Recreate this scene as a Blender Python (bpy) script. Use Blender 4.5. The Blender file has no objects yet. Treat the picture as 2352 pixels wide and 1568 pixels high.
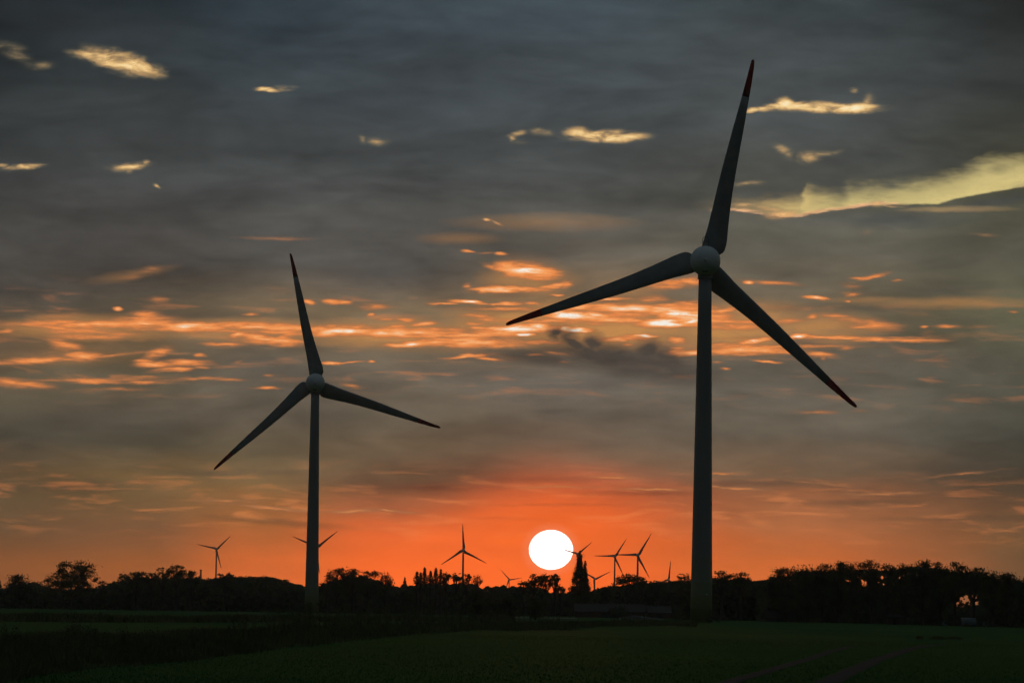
import bpy, math, random
import numpy as np
from mathutils import Vector, Matrix, Euler

# ------------------------------------------------------------------ camera
FPX = 9800.0            # focal length in pixels of a 2352 pixel wide picture
CAM_H = 1.8
HAZE_DENSITY = 6.5e-5
HORIZON = 1399.0
PITCH = math.atan((HORIZON - 784.0) / FPX)
ROLL = math.radians(0.82)
scene = bpy.context.scene
col = scene.collection
F = Vector((0, math.cos(PITCH), math.sin(PITCH)))
R0 = Vector((1, 0, 0))
U0 = Vector((0, -math.sin(PITCH), math.cos(PITCH)))
RT = R0 * math.cos(ROLL) + U0 * math.sin(ROLL)
UP = -R0 * math.sin(ROLL) + U0 * math.cos(ROLL)
cam_d = bpy.data.cameras.new("camera")
cam = bpy.data.objects.new("camera", cam_d)
col.objects.link(cam)
cam_d.sensor_width = 36.0
cam_d.lens = 36.0 * FPX / 2352.0
cam_d.clip_start = 1.0
cam_d.clip_end = 60000.0
M3 = Matrix((RT, UP, -F)).transposed()
cam.matrix_world = Matrix.Translation((0, 0, CAM_H)) @ M3.to_4x4()
scene.camera = cam


def ray(px, py):
    return F * FPX + RT * (px - 1176.0) + UP * (784.0 - py)


def at(px, py, dist):
    """world point seen at a photo pixel, at a distance along +Y"""
    d = ray(px, py)
    return Vector((0, 0, CAM_H)) + d * (dist / d.y)


def on_ground(px, py, z=0.0):
    d = ray(px, py)
    return Vector((0, 0, CAM_H)) + d * ((z - CAM_H) / d.z)


def azel(px, py):
    d = ray(px, py).normalized()
    return math.atan2(d.x, d.y) * FPX / 1000, math.asin(d.z) * FPX / 1000


def lin(c):
    return tuple(((v / 255) / 12.92 if v / 255 <= 0.04045 else ((v / 255 + 0.055) / 1.055) ** 2.4) for v in c)


scene.view_settings.view_transform = 'Standard'
scene.view_settings.look = 'None'
scene.view_settings.exposure = 0.0
scene.view_settings.gamma = 1.0
scene.cycles.max_bounces = 4
scene.cycles.diffuse_bounces = 2
scene.cycles.glossy_bounces = 2
scene.cycles.volume_bounces = 1
scene.cycles.use_adaptive_sampling = True
scene.cycles.adaptive_threshold = 0.03
scene.cycles.adaptive_min_samples = 12

# ------------------------------------------------------------------ sky (world), clouds in directions of the sky
world = bpy.data.worlds.new("World")
scene.world = world
world.use_nodes = True
nt = world.node_tree
nt.nodes.clear()


class S:
    """a node socket with arithmetic"""
    def __init__(self, s): self.s = s
    def __add__(self, o): return mth('ADD', self, o)
    def __radd__(self, o): return mth('ADD', self, o)
    def __sub__(self, o): return mth('SUBTRACT', self, o)
    def __rsub__(self, o): return mth('SUBTRACT', o, self)
    def __mul__(self, o): return mth('MULTIPLY', self, o)
    def __rmul__(self, o): return mth('MULTIPLY', self, o)


def put(sock, v):
    if isinstance(v, S):
        nt.links.new(v.s, sock)
    else:
        sock.default_value = v


def mth(op, a, b=None, c=None):
    n = nt.nodes.new('ShaderNodeMath'); n.operation = op
    put(n.inputs[0], a)
    if b is not None: put(n.inputs[1], b)
    if c is not None: put(n.inputs[2], c)
    return S(n.outputs[0])


def vec(x, y, z=0.0):
    n = nt.nodes.new('ShaderNodeCombineXYZ')
    put(n.inputs[0], x); put(n.inputs[1], y); put(n.inputs[2], z)
    return S(n.outputs[0])


def noise(v, scale, detail=4.0, rough=0.55, color=False, dist=0.0):
    n = nt.nodes.new('ShaderNodeTexNoise')
    put(n.inputs['Vector'], v)
    n.inputs['Scale'].default_value = scale
    n.inputs['Detail'].default_value = detail
    n.inputs['Roughness'].default_value = rough
    n.inputs['Distortion'].default_value = dist
    return S(n.outputs['Color' if color else 'Fac'])


def rng(v, a, b, c=0.0, d=1.0, mode='SMOOTHSTEP'):
    n = nt.nodes.new('ShaderNodeMapRange')
    n.interpolation_type = mode
    n.clamp = True
    put(n.inputs[0], v)
    for k, q in zip((1, 2, 3, 4), (a, b, c, d)):
        n.inputs[k].default_value = q
    return S(n.outputs[0])


def mix(f, a, b):
    n = nt.nodes.new('ShaderNodeMix'); n.data_type = 'RGBA'
    put(n.inputs[0], f)
    for k, q in ((6, a), (7, b)):
        if isinstance(q, S): nt.links.new(q.s, n.inputs[k])
        else: n.inputs[k].default_value = (*lin(q), 1)
    return S(n.outputs[2])


def scale_col(c, f):
    n = nt.nodes.new('ShaderNodeVectorMath'); n.operation = 'SCALE'
    nt.links.new(c.s, n.inputs[0]); put(n.inputs[3], f)
    return S(n.outputs[0])


def ramp(v, stops):
    n = nt.nodes.new('ShaderNodeValToRGB')
    put(n.inputs[0], v)
    e = n.color_ramp.elements
    stops = sorted(stops)
    while len(e) < len(stops): e.new(0.5)
    for k, (p, c) in enumerate(stops):
        e[k].position = p
        e[k].color = (*lin(c), 1)
    return S(n.outputs[0])


tc = nt.nodes.new('ShaderNodeTexCoord')
sep = nt.nodes.new('ShaderNodeSeparateXYZ')
nt.links.new(tc.outputs['Generated'], sep.inputs[0])
X, Y, Z = (S(sep.outputs[k]) for k in range(3))
U = mth('ARCTAN2', X, Y) * (FPX / 1000)
V = mth('ARCSINE', Z) * (FPX / 1000)
uv = vec(U, V)

# domain warp and erosion noise (clouds are drawn out along the horizon)
def stretched(su, sv, off=0.0):
    return vec(U * su + off, V * sv + off * 1.7, off)
w1 = noise(stretched(7, 20, 3.1), 1.0, 3.0, 0.55, color=True)
w2 = noise(stretched(34, 100, 8.7), 1.0, 3.0, 0.6, color=True)
def vm(op, a, b, c=None):
    n = nt.nodes.new('ShaderNodeVectorMath'); n.operation = op
    for k, q in enumerate((a, b, c)):
        if q is None: continue
        if isinstance(q, S): nt.links.new(q.s, n.inputs[k])
        else: n.inputs[k].default_value = q
    return n
def vmo(op, *a): return S(vm(op, *a).outputs[0])
wa = vmo('MULTIPLY_ADD', w1, (0.050, 0.016, 0), (-0.025, -0.008, 0))
wb = vmo('MULTIPLY_ADD', w2, (0.014, 0.0060, 0), (-0.007, -0.0030, 0))
wuv = vmo('ADD', vmo('ADD', uv, wa), wb)
sw = nt.nodes.new('ShaderNodeSeparateXYZ'); nt.links.new(wuv.s, sw.inputs[0])
WU, WV = S(sw.outputs[0]), S(sw.outputs[1])
fine = noise(stretched(26, 80, 1.3), 1.0, 5.0, 0.60, dist=0.3)
fine2 = noise(stretched(15, 95, 61.0), 1.0, 5.0, 0.58, dist=0.3)
patch = noise(stretched(17, 42, 81.0), 1.0, 3.5, 0.55, dist=0.4)
er_m = rng(V, 0.80, 0.93)
erode = rng(patch, 0.34, 0.70, 0.0, 0.55, 'LINEAR') * er_m + rng(fine2, 0.34, 0.70, 0.0, 0.50, 'LINEAR') * (1.0 - er_m)
puffy = noise(stretched(7.5, 22, 31.0), 1.0, 5.0, 0.58, dist=0.3)
ragged = rng(puffy, 0.32, 0.68, 0.0, 0.5, 'LINEAR')
smooth_edge = rng(fine, 0.3, 0.7, 0.0, 0.22, 'LINEAR')

TILE = {1: (0, 0), 2: (784.4, 0), 3: (1567.6, 0), 4: (0, 522.5), 5: (784.4, 522.5), 6: (1567.6, 522.5)}
rot_cache = {}
def rotated(a, z, key):
    a = round(a / 5) * 5
    if (a, key) not in rot_cache:
        th = math.radians(-a) + ROLL
        c, s = math.cos(th), math.sin(th)
        rot_cache[a, key] = (vec(WU * c + WV * s, WV * c - WU * s, z), c, s)
    return rot_cache[a, key]

def strokes(lst, soft=0.25, z=None, key=0, grow=1.3, tall=1.12):
    """union of soft streaks: (tile, x, y, half length, half height, angle, strength) in thirds of a photo pixel"""
    M = None
    for (t, x, y, hl, ht, a, amp) in lst:
        ox, oy = TILE[t]
        u, v = azel(ox + x / 3, oy + y / 3)
        hl = hl * grow / 3000; ht = (ht * grow * tall + 3.5) / 3000
        vv, c, s = rotated(a, erode if z is None else z, key)
        ru, rv = u * c + v * s, v * c - u * s
        q = vm('MULTIPLY_ADD', vv, (1 / hl, 1 / ht, 1), (-ru / hl, -rv / ht, 0))
        L = nt.nodes.new('ShaderNodeVectorMath'); L.operation = 'LENGTH'
        nt.links.new(q.outputs[0], L.inputs[0])
        p = mth('MULTIPLY_ADD', S(L.outputs['Value']), -amp / (1 - soft), amp / (1 - soft))
        M = mth('MAXIMUM', 0.0 if M is None else M, mth('MINIMUM', p, amp))
    return M

BRIGHT = [
 # upper sky, yellow-white rifts
 (1,830,430,215,42,14,0.95),(1,600,380,120,20,10,0.62),(1,1000,492,110,14,5,0.62),(1,130,390,120,30,30,0.35),(1,60,325,90,22,0,0.38),(1,290,450,70,24,0,0.35),
 (1,1830,620,56,9,0,0.8),(1,1940,612,70,11,-4,0.5),(1,140,1150,110,13,-4,0.85),(1,10,1138,34,11,0,0.8),(1,890,1148,110,18,-5,0.68),(1,890,1172,40,12,0,0.5),
 (1,990,1125,35,10,-20,0.5),(1,1105,1278,28,7,20,0.5),
 (2,240,975,60,16,0,0.5),(2,140,965,28,18,0,0.41),(2,1210,920,50,14,-10,0.55),(2,1192,945,20,26,0,0.45),(2,1235,978,40,12,0,0.32),(2,1370,908,72,15,4,0.5),
 (2,1620,915,70,24,0,0.72),(2,1830,935,200,24,2,0.95),(2,2050,925,40,8,0,0.5),(2,1010,1515,30,5,8,0.5),(2,1080,1540,35,5,30,0.5),
 (3,480,765,46,11,-15,0.8),(3,600,738,80,15,-10,0.95),(3,700,715,60,26,0,0.9),(3,900,738,220,22,0,1),(3,1150,742,180,20,2,0.95),(3,1290,695,38,28,0,0.5),
 (3,1180,625,25,14,0,0.38),(3,1340,735,50,12,0,0.5),(3,680,1025,50,22,20,0.43),(3,860,1080,80,28,-5,0.55),(3,980,1055,90,15,-5,0.5),(3,730,1070,40,22,0,0.41),
 (3,440,1265,80,12,-4,0.46),(3,430,1415,90,10,0,0.55),(3,600,1440,140,12,10,0.5),(3,680,1485,100,18,-3,0.62),(3,1080,1437,105,4,-8,0.55),
 (3,1340,1400,38,14,0,0.62),(3,1420,1412,100,4,3,0.5),(3,900,1462,90,3,-14,0.5),(3,2330,1290,40,7,-5,0.5),
 # left middle, orange streaks
 (4,620,665,470,18,2,.5),(4,1000,660,180,30,0,.56),(4,1000,602,90,18,0,.42),(4,810,560,28,9,0,.5),(4,1330,690,220,22,0,.66),(4,1700,680,300,18,0,.54),
 (4,2050,700,300,18,0,.52),(4,2280,712,160,22,0,.75),(4,1850,775,180,22,4,.6),(4,1650,748,70,14,-20,.5),(4,1980,745,90,12,-15,.5),(4,1530,808,120,8,0,.36),
 (4,640,750,240,16,0,.38),(4,430,715,130,11,0,.35),(4,40,710,60,10,0,.33),(4,450,808,110,22,10,.4),(4,560,880,120,20,0,.47),(4,200,915,260,14,-4,.47),
 (4,1085,865,80,20,-15,.5),(4,1370,882,30,9,0,.5),(4,1000,920,70,8,0,.4),(4,1070,945,110,14,0,.5),(4,1290,935,130,13,0,.48),(4,1190,985,120,9,-6,.48),
 (4,1380,965,50,6,0,.36),(4,120,1075,180,20,4,.42),(4,650,1060,200,11,-2,.42),(4,940,1045,150,10,2,.38),(4,1000,1070,140,9,0,.34),(4,1430,1048,180,7,0,.4),
 (4,820,1118,180,8,0,.24),(4,1640,930,25,6,0,.28),(4,1850,1020,35,5,0,.33),(4,1830,1103,90,5,0,.36),(4,1740,597,45,6,0,.42),(4,1090,495,60,11,0,.36),
 (4,970,320,140,18,-15,.18),(4,1050,285,60,16,0,.2),(4,1900,75,200,8,0,.24),(4,2125,513,35,10,0,.55),(4,2310,508,60,12,0,.5),(4,2280,928,60,6,0,.55),
 # centre
 (5,60,712,160,24,0,.68),(5,350,720,150,22,0,.74),(5,600,715,200,18,0,.55),(5,20,512,40,9,0,.5),(5,230,540,100,16,0,.28),(5,212,594,25,5,0,.5),
 (5,300,632,50,5,0,.45),(5,450,635,60,8,0,.4),(5,570,658,70,8,-5,.6),(5,380,680,70,8,0,.45),(5,480,800,150,11,-4,.66),(5,650,785,120,18,-4,.64),
 (5,900,785,220,24,0,.6),(5,1100,802,150,18,0,.5),(5,1390,795,100,8,0,.5),(5,870,890,120,6,-3,.6),(5,880,882,50,7,0,.55),(5,1010,905,80,5,6,.5),
 (5,720,898,55,3,0,.4),(5,1330,878,60,3,0,.45),(5,1480,876,80,5,3,.45),(5,1550,930,50,3,0,.3),(5,60,925,70,3,-6,.55),(5,195,918,25,3,0,.5),
 (5,60,1090,70,11,8,.28),(5,1260,295,170,28,4,.82),(5,1000,275,50,13,20,.32),(5,1180,325,30,10,0,.45),(5,870,170,35,6,4,.45),(5,1100,188,40,6,0,.42),
 (5,980,185,60,4,0,.28),(5,1150,428,180,12,0,.76),(5,980,440,30,8,0,.5),(5,1430,405,110,11,-8,.5),(5,1530,395,50,18,0,.38),(5,1490,465,50,5,0,.5),
 (5,870,403,30,9,0,.42),(5,900,512,90,7,3,.8),(5,720,520,90,5,0,.48),(5,1150,523,90,7,0,.66),(5,1300,523,70,5,0,.5),(5,930,610,100,10,0,.4),
 (5,1000,630,70,11,0,.4),(5,920,660,70,4,0,.5),(5,950,690,70,10,0,.45),(5,1240,697,180,15,0,1.),(5,1350,683,60,12,0,1.),(5,1620,706,90,9,0,1.),
 (5,1540,700,50,9,0,.9),(5,1265,740,50,6,0,.9),(5,1600,602,180,19,3,1.),(5,1490,585,40,12,0,.8),(5,1950,555,220,19,-2,.72),(5,1650,545,150,16,0,.52),
 (5,1850,490,140,6,0,.48),(5,2230,560,110,20,0,.75),(5,2290,585,80,26,0,.85),(5,2230,655,140,19,0,1.),(5,2150,490,80,12,0,.4),(5,2250,390,120,24,-5,.42),
 (5,1700,640,260,20,0,.42),(5,1950,600,200,26,0,.45),(5,2090,745,70,6,0,.8),(5,1880,762,70,8,0,.68),(5,2030,755,100,10,0,.5),(5,1960,800,30,6,0,.45),
 (5,2310,775,50,11,0,.55),(5,2320,852,50,11,0,.7),(5,2300,828,40,5,0,.4),(5,1120,715,120,30,0,.5),(5,1000,720,120,20,0,.45),
 # right
 (6,50,600,160,40,0,.75),(6,60,645,120,20,0,.82),(6,280,570,80,11,-8,.45),(6,250,620,90,25,0,.48),(6,350,680,150,18,0,.5),(6,60,520,100,12,0,.4),
 (6,50,370,80,24,0,.4),(6,430,842,230,22,0,.62),(6,50,857,120,12,0,.64),(6,330,812,150,12,0,.55),(6,480,780,90,8,-6,.76),(6,560,770,40,7,0,.8),
 (6,800,752,60,10,-6,.8),(6,920,755,70,5,5,.58),(6,700,860,180,8,0,.36),(6,930,875,120,11,3,.48),(6,985,890,25,14,0,.36),(6,1120,825,60,11,0,.3),
 (6,1310,770,100,9,0,.58),(6,1130,763,90,3,0,.46),(6,1560,778,200,11,2,.4),(6,1680,775,80,15,0,.27),(6,1310,672,140,24,6,.4),(6,1100,625,130,12,10,.38),
 (6,900,615,40,11,0,.38),(6,740,645,110,11,-6,.38),(6,1200,685,60,8,0,.38),(6,910,489,60,6,4,.62),(6,1180,465,45,7,-5,.46),(6,1130,455,40,5,0,.36),
 (6,1115,508,25,4,0,.42),(6,1330,340,80,8,-8,.46),(6,1250,350,70,6,0,.32),(6,1180,400,60,16,0,.2),(6,1500,362,30,4,0,.36),(6,600,375,190,10,3,.3),
 (6,430,373,30,7,0,.56),(6,600,925,70,5,3,.52),(6,250,925,50,5,0,.3),(6,320,968,40,4,0,.3),(6,1660,685,30,5,0,.36),(6,1820,680,80,7,0,.3),
 (6,2050,685,80,10,0,.16),(6,950,1275,100,9,0,.24),(6,1250,1265,60,9,0,.16),(6,2080,60,90,8,3,.22),(6,1270,35,30,13,0,.16),(6,2280,580,40,4,0,.3),
 # long connecting streaks
 (4,1250,672,900,10,1,.42),(4,1900,722,500,9,0,.44),(5,700,740,520,9,0,.5),(5,1500,640,420,9,0,.46),(5,1900,640,420,12,0,.55),(6,250,655,320,12,0,.5),(6,700,820,420,8,2,.36),(6,1050,760,520,6,1,.42),(5,1150,560,320,7,0,.36),(4,700,1052,520,6,0,.33),(4,500,900,400,7,-3,.34),(4,500,700,420,14,3,.4),
 # low streaks near the sun
 (4,1900,1930,220,7,4,.30),(4,1560,1880,240,6,2,.22),(5,80,1955,160,7,2,.3),(5,340,1950,150,5,3,.26),(5,1900,1720,160,5,0,.34),(5,2150,1800,180,5,-2,.34),
 (5,1500,1790,260,5,0,.26),(6,260,1690,160,6,2,.3),(6,330,1790,200,6,4,.32),(6,900,1760,220,5,3,.22),(6,1400,1830,260,6,2,.24),(6,1900,1700,260,6,-4,.2),
]
GAP = [(5,1720,670,700,135,0,1.15),(6,380,700,520,135,0,.85),(5,350,730,600,78,0,.85),(4,900,690,900,46,0,.5),(4,1750,710,640,62,0,.8),(5,1150,650,420,90,0,.8),(5,1250,360,260,120,0,.5),(6,950,700,340,90,0,.62),
 (3,1900,1440,300,14,0,.5),(6,1900,520,560,32,0,.36),(6,1300,500,300,16,0,.25),(2,1400,1530,520,44,0,.24),(5,800,80,240,30,0,.2),
 (5,1330,360,260,60,0,.42),(5,1700,640,560,90,0,.62),(5,500,760,500,70,0,.45),(6,1000,700,300,60,0,.36),
 (5,2000,420,200,60,0,.3),(4,620,690,540,66,0,.8),(4,900,330,260,30,-8,.18),(4,400,870,420,60,0,.25)]
DARK = [(5,1475,738,56,42,0,1.),(5,1600,790,140,50,35,1.),(5,1740,800,70,56,0,1.),(5,1840,885,380,78,10,1.),(5,2090,940,380,84,8,.95),(5,1350,900,260,34,4,.8),(5,2100,840,100,56,0,1.),
 (5,2250,900,140,60,25,.9),(5,1400,850,220,18,0,.7),(5,300,330,560,185,0,.8),(5,820,420,55,75,0,.55),(5,1180,468,180,16,0,.6),(5,1000,556,320,24,0,.6),
 (5,1300,205,340,75,0,.5),(5,1850,510,150,12,0,.6),(5,1100,760,80,16,0,.5),(5,900,1010,420,90,0,.35),
 (3,1450,1110,620,110,0,.55),(3,1020,1270,200,62,12,.7),(3,2170,1395,360,34,-9,.9),(3,1420,1512,560,46,0,.85),(3,560,1450,140,26,5,.5),(3,550,1320,260,46,0,.6),(3,2190,1165,80,30,0,.5),
 (6,1800,430,420,50,0,.4),(6,760,790,140,16,0,.7),(6,850,800,140,26,0,.75),(6,800,560,280,24,0,.5),(6,1300,560,500,20,0,.4),(6,1700,640,400,30,0,.35),(6,1550,900,600,110,0,.32),
 (4,200,850,240,34,0,.5),(4,1180,905,150,14,0,.5),(4,1750,735,100,12,0,.5),(4,500,450,700,110,0,.28),(4,1500,610,500,24,0,.3),(5,200,1080,460,80,0,.3),(4,900,1330,900,70,0,.28),(5,600,1620,400,60,0,.34),(5,197,1762,520,60,3,.55),(6,1300,1820,500,26,3,.35),(6,1900,1660,420,70,0,.35),(1,700,790,950,150,0,.4),(1,1750,930,700,110,-3,.35),(2,1250,480,1200,170,0,.35),(3,560,300,700,150,5,.35),(2,1750,1240,900,120,0,.4),(1,500,150,900,130,3,.35),(4,400,250,600,70,0,.3),(4,1500,300,500,120,0,.35),(5,1400,1735,420,20,2,.8),(5,2000,1830,460,15,0,.75),(5,600,1790,420,26,2,.8),(6,500,1760,420,20,2,.75),(6,1250,1890,520,20,0,.75),(4,1600,1690,520,24,2,.7),(4,500,1780,600,34,0,.6),(4,1900,2030,460,20,3,.6),(5,1500,1910,420,9,0,.6),(6,1900,2000,500,18,0,.5),(5,1150,2000,300,8,0,.4),(1,1700,1350,600,70,0,.3)]

Mb = strokes(BRIGHT, 0.04, None, 0, 2.0, 1.25)
Mg = strokes(GAP, 0.25, ragged, 2, 1.5)
Md = strokes(DARK[8:], 0.1, ragged, 2, 1.45)
Mf = strokes(DARK[:8], 0.3, rng(noise(stretched(20, 36, 44.0), 1.0, 5.0, 0.6, dist=0.6), 0.32, 0.68, 0.0, 0.42, 'LINEAR'), 3, 1.75)

# base colour of the cloud deck: colour columns down the picture's height, blended around the horizon
COLS = {
 -60: [(0,(33,40,44)),(110,(40,47,50)),(300,(54,58,59)),(500,(66,66,64)),(650,(76,72,66)),(760,(94,82,66)),(850,(96,84,66)),(950,(84,78,64)),(1010,(74,69,58)),(1060,(98,78,56)),(1150,(98,78,54)),(1220,(104,76,50)),(1290,(134,80,42)),(1380,(142,82,42))],
 330: [(0,(42,52,58)),(200,(56,62,64)),(400,(66,68,68)),(600,(78,74,70)),(700,(92,82,68)),(760,(112,92,68)),(860,(96,86,68)),(950,(88,80,68)),(1020,(82,76,62)),(1080,(114,90,58)),(1150,(116,88,56)),(1220,(124,84,54)),(1300,(156,88,42)),(1380,(164,88,42))],
 600: [(0,(52,64,72)),(200,(62,70,74)),(400,(74,77,77)),(600,(86,83,78)),(720,(116,100,78)),(840,(100,92,80)),(950,(106,96,82)),(1040,(112,97,73)),(1120,(128,98,62)),(1200,(166,98,50)),(1290,(216,104,44)),(1380,(222,104,44))],
 900: [(0,(60,71,78)),(200,(66,74,79)),(400,(76,79,79)),(600,(90,86,80)),(720,(126,106,80)),(840,(112,101,86)),(950,(112,101,85)),(1040,(120,99,76)),(1100,(122,90,64)),(1160,(176,96,58)),(1230,(244,106,44)),(1290,(254,106,36)),(1380,(254,106,36))],
 1270: [(0,(62,73,80)),(200,(68,76,80)),(400,(78,81,80)),(520,(92,89,82)),(600,(106,97,84)),(720,(140,112,82)),(800,(122,104,84)),(880,(108,101,91)),(960,(114,101,86)),(1040,(124,97,76)),(1090,(140,88,64)),(1130,(196,92,54)),(1180,(244,100,38)),(1250,(255,104,30)),(1380,(255,100,28))],
 1800: [(0,(64,73,76)),(300,(74,78,78)),(450,(86,86,78)),(600,(100,96,84)),(720,(122,106,84)),(860,(104,97,85)),(1000,(106,97,83)),(1070,(126,99,75)),(1120,(148,94,62)),(1200,(176,104,62)),(1290,(212,106,46)),(1380,(218,104,44))],
 2412: [(0,(40,43,42)),(200,(52,55,54)),(450,(80,80,66)),(600,(90,88,74)),(700,(100,98,76)),(850,(86,84,71)),(1000,(72,71,62)),(1100,(76,68,54)),(1150,(110,80,56)),(1250,(112,80,50)),(1380,(104,74,46))],
}
VMAX = 1.45
soft_w = noise(stretched(2.2, 9.0, 5.5), 1.0, 4.0, 0.55)
Vr = (V + (soft_w - 0.5) * 0.10) * (1 / VMAX)
cols = []
for x, st in COLS.items():
    stops = []
    for y, c in st:
        u, v = azel(x, y)
        stops.append((min(max(v / VMAX, 0), 1), c))
    cols.append((azel(x, 800)[0], ramp(Vr, stops)))
Uw = U + (soft_w - 0.5) * 0.15
base = cols[0][1]
for (ua, _), (ub, cb) in zip(cols[:-1], cols[1:]):
    base = mix(rng(Uw, ua, ub, mode='SMOOTHSTEP'), base, cb)
# cloud deck structure: long soft bands and finer streaks
band = noise(stretched(2.3, 8.5, 12.4), 1.0, 5.0, 0.55, dist=0.4)
thin = noise(stretched(7.0, 48.0, 21.0), 1.0, 4.0, 0.55, dist=0.5)
k1 = rng(band, 0.28, 0.72, 0.70, 1.32, 'LINEAR') * rng(puffy, 0.3, 0.7, 0.88, 1.12, 'LINEAR')
k2 = 1.0 + (thin - 0.5) * rng(V, 0.55, 0.85, 0.20, 0.05)
kk = 1.0 + (k1 * k2 - 1.0) * rng(V, 0.12, 0.42, 0.35, 1.0)
base = scale_col(base, kk)
# pale clear gaps between the decks
hi = rng(V, 0.87, 1.0)
gapc = mix(hi, (202, 142, 82), (226, 208, 146))
Mg = mth('MINIMUM', Mg * rng(thin, 0.25, 0.6, 0.85, 1.2), 0.97)
base = mix(Mg, base, gapc)
def edge(pts):
    n = nt.nodes.new('ShaderNodeValToRGB'); e = n.color_ramp.elements
    put(n.inputs[0], (WU + 1.5) * (1 / 3.0))
    q = [azel(*p) for p in pts]
    while len(e) < len(q): e.new(.5)
    for k, (u, v) in enumerate(q):
        e[k].position = (u + 1.5) / 3.0; e[k].color = (v / 1.5,) * 3 + (1,)
    return S(n.outputs[0]) * 1.5
top_e = edge([(1560, 486), (1690, 462), (1760, 455), (1838, 452), (1846, 424), (1870, 438), (1935, 452), (1950, 433), (2040, 430), (2150, 412), (2215, 394), (2255, 372), (2290, 366), (2352, 362), (2480, 350)])
bot_e = edge([(1560, 486), (1680, 482), (1760, 494), (1828, 499), (1870, 490), (1930, 481), (2010, 470), (2080, 471), (2155, 470), (2200, 456), (2260, 446), (2352, 430), (2480, 412)])
below = top_e - (V + (puffy - 0.5) * 0.075 + (fine - 0.5) * 0.03)
above = V + (fine - 0.5) * 0.008 - bot_e
gapm = rng(below, -0.022, 0.030) * rng(above, -0.001, 0.005) * rng(U, 0.40, 0.66, 0.0, 1.0)
base = mix(gapm * rng(puffy, 0.25, 0.6, 0.72, 0.97), base, mix(rng(U, 0.45, 0.8), (216, 176, 112), mix(rng(below, 0.0, 0.06), (190, 174, 118), (222, 202, 134))))
rim = rng(above, -0.003, 0.001) * rng(above, 0.010, 0.002) * rng(U, 0.44, 0.50) * rng(U, 0.92, 0.86) * rng(fine2, 0.36, 0.55, 0.1, 0.9)
base = mix(rim, base, (250, 190, 140))
# dark cloud in front
darkc = scale_col(mix(rng(V, 0.22, 0.40), mix(rng(U, 0.75, 0.2), (88, 68, 50), mix(rng(U, -0.55, -0.1), (84, 68, 50), (134, 64, 38))), mix(rng(V, 0.45, 0.95), (84, 76, 68), (68, 71, 72))), kk)
base = mix(Md * 0.85, base, darkc)
# faint self-lit streak texture in the middle band
mid = rng(V, 0.44, 0.54) * rng(V, 0.76, 0.68)
st = rng(thin, 0.52, 0.75) * mid * rng(band, 0.4, 0.65, 0.15, 0.6)
base = mix(st, base, (215, 132, 78))
low = rng(V, 0.36, 0.26) * rng(V, 0.12, 0.22) * rng(thin, 0.50, 0.74, 0.0, 0.30)
base = mix(low, base, (255, 150, 84))
# sun-lit cloud edges
Lb = Mb * (rng(fine2, 0.30, 0.62, 1.60, 1.12, 'LINEAR') * (1.0 - er_m) + rng(patch, 0.30, 0.66, 1.30, 0.92, 'LINEAR') * er_m)
orange = ramp(Lb, [(0.0,(120,92,68)),(0.22,(176,116,74)),(0.45,(236,140,76)),(0.62,(255,166,98)),(0.8,(255,200,150)),(1.0,(255,246,232))])
yellow = ramp(Lb, [(0.0,(90,88,80)),(0.22,(132,122,98)),(0.45,(206,166,112)),(0.62,(238,196,132)),(0.8,(252,220,160)),(1.0,(255,238,196))])
lit = mix(rng(V, 0.80, 0.96), orange, yellow)
base = mix(rng(Lb * (1.0 - er_m * 0.42), 0.0, 0.42), base, lit)
base = mix(Mf * 0.95, base, scale_col(darkc, 0.80))
# the sun and its aureole
su, sv = azel(1265.5, 1262.0)
q = vm('MULTIPLY_ADD', uv, (1 / 0.0505, 1 / 0.0455, 0), (-su / 0.0505, -sv / 0.0455, 0))
ln = nt.nodes.new('ShaderNodeVectorMath'); ln.operation = 'LENGTH'; nt.links.new(q.outputs[0], ln.inputs[0])
rs = S(ln.outputs['Value']) + (noise(stretched(60, 160, 71.0), 1.0, 2.0, 0.5) - 0.5) * 0.035
base = mix(rng(rs, 6.0, 1.0, 0.0, 0.35, 'SMOOTHSTEP'), base, (255, 112, 44))
base = mix(rng(rs, 1.5, 1.0, 0.0, 0.5, 'SMOOTHSTEP'), base, (255, 132, 84))
disc = rng(rs, 1.02, 0.96, 0.0, 1.0)
# the rest of the dome: dusk overhead, dark in the east
dome = mix(rng(Z, 0.25, 0.75), (44, 51, 55), (68, 79, 85))
base = mix(rng(Z, 0.145, 0.30), base, dome)
east = rng(Y, 0.55, -0.1) * rng(Z, 0.6, 0.1)
base = mix(east, base, (17, 21, 24))
out = scale_col(base, rng(V, 0.02, 0.36, 1.62, 1.0))
em = nt.nodes.new('ShaderNodeVectorMath'); em.operation = 'MULTIPLY_ADD'
dv = vec(disc * 4.0, disc * 3.8, disc * 3.5)
nt.links.new(out.s, em.inputs[0]); em.inputs[1].default_value = (1, 1, 1); nt.links.new(dv.s, em.inputs[2])
bg = nt.nodes.new('ShaderNodeBackground')
SKY_STRENGTH = 1.0
bg.inputs['Strength'].default_value = SKY_STRENGTH
nt.links.new(em.outputs[0], bg.inputs['Color'])
ow = nt.nodes.new('ShaderNodeOutputWorld')
nt.links.new(bg.outputs[0], ow.inputs['Surface'])
world.cycles.sampling_method = 'MANUAL'
world.cycles.sample_map_resolution = 1024

# ------------------------------------------------------------------ sun lamp, at the sun seen in the sky
SUN_DIR = ray(1265.5, 1262.0).normalized()
sl = bpy.data.lights.new("sun", 'SUN')
sl.energy = 0.10
sl.angle = math.radians(0.55)
sl.color = (1.0, 0.42, 0.16)
sun = bpy.data.objects.new("sun", sl)
sun.rotation_euler = (-SUN_DIR).to_track_quat('-Z', 'Y').to_euler()
col.objects.link(sun)

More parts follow.
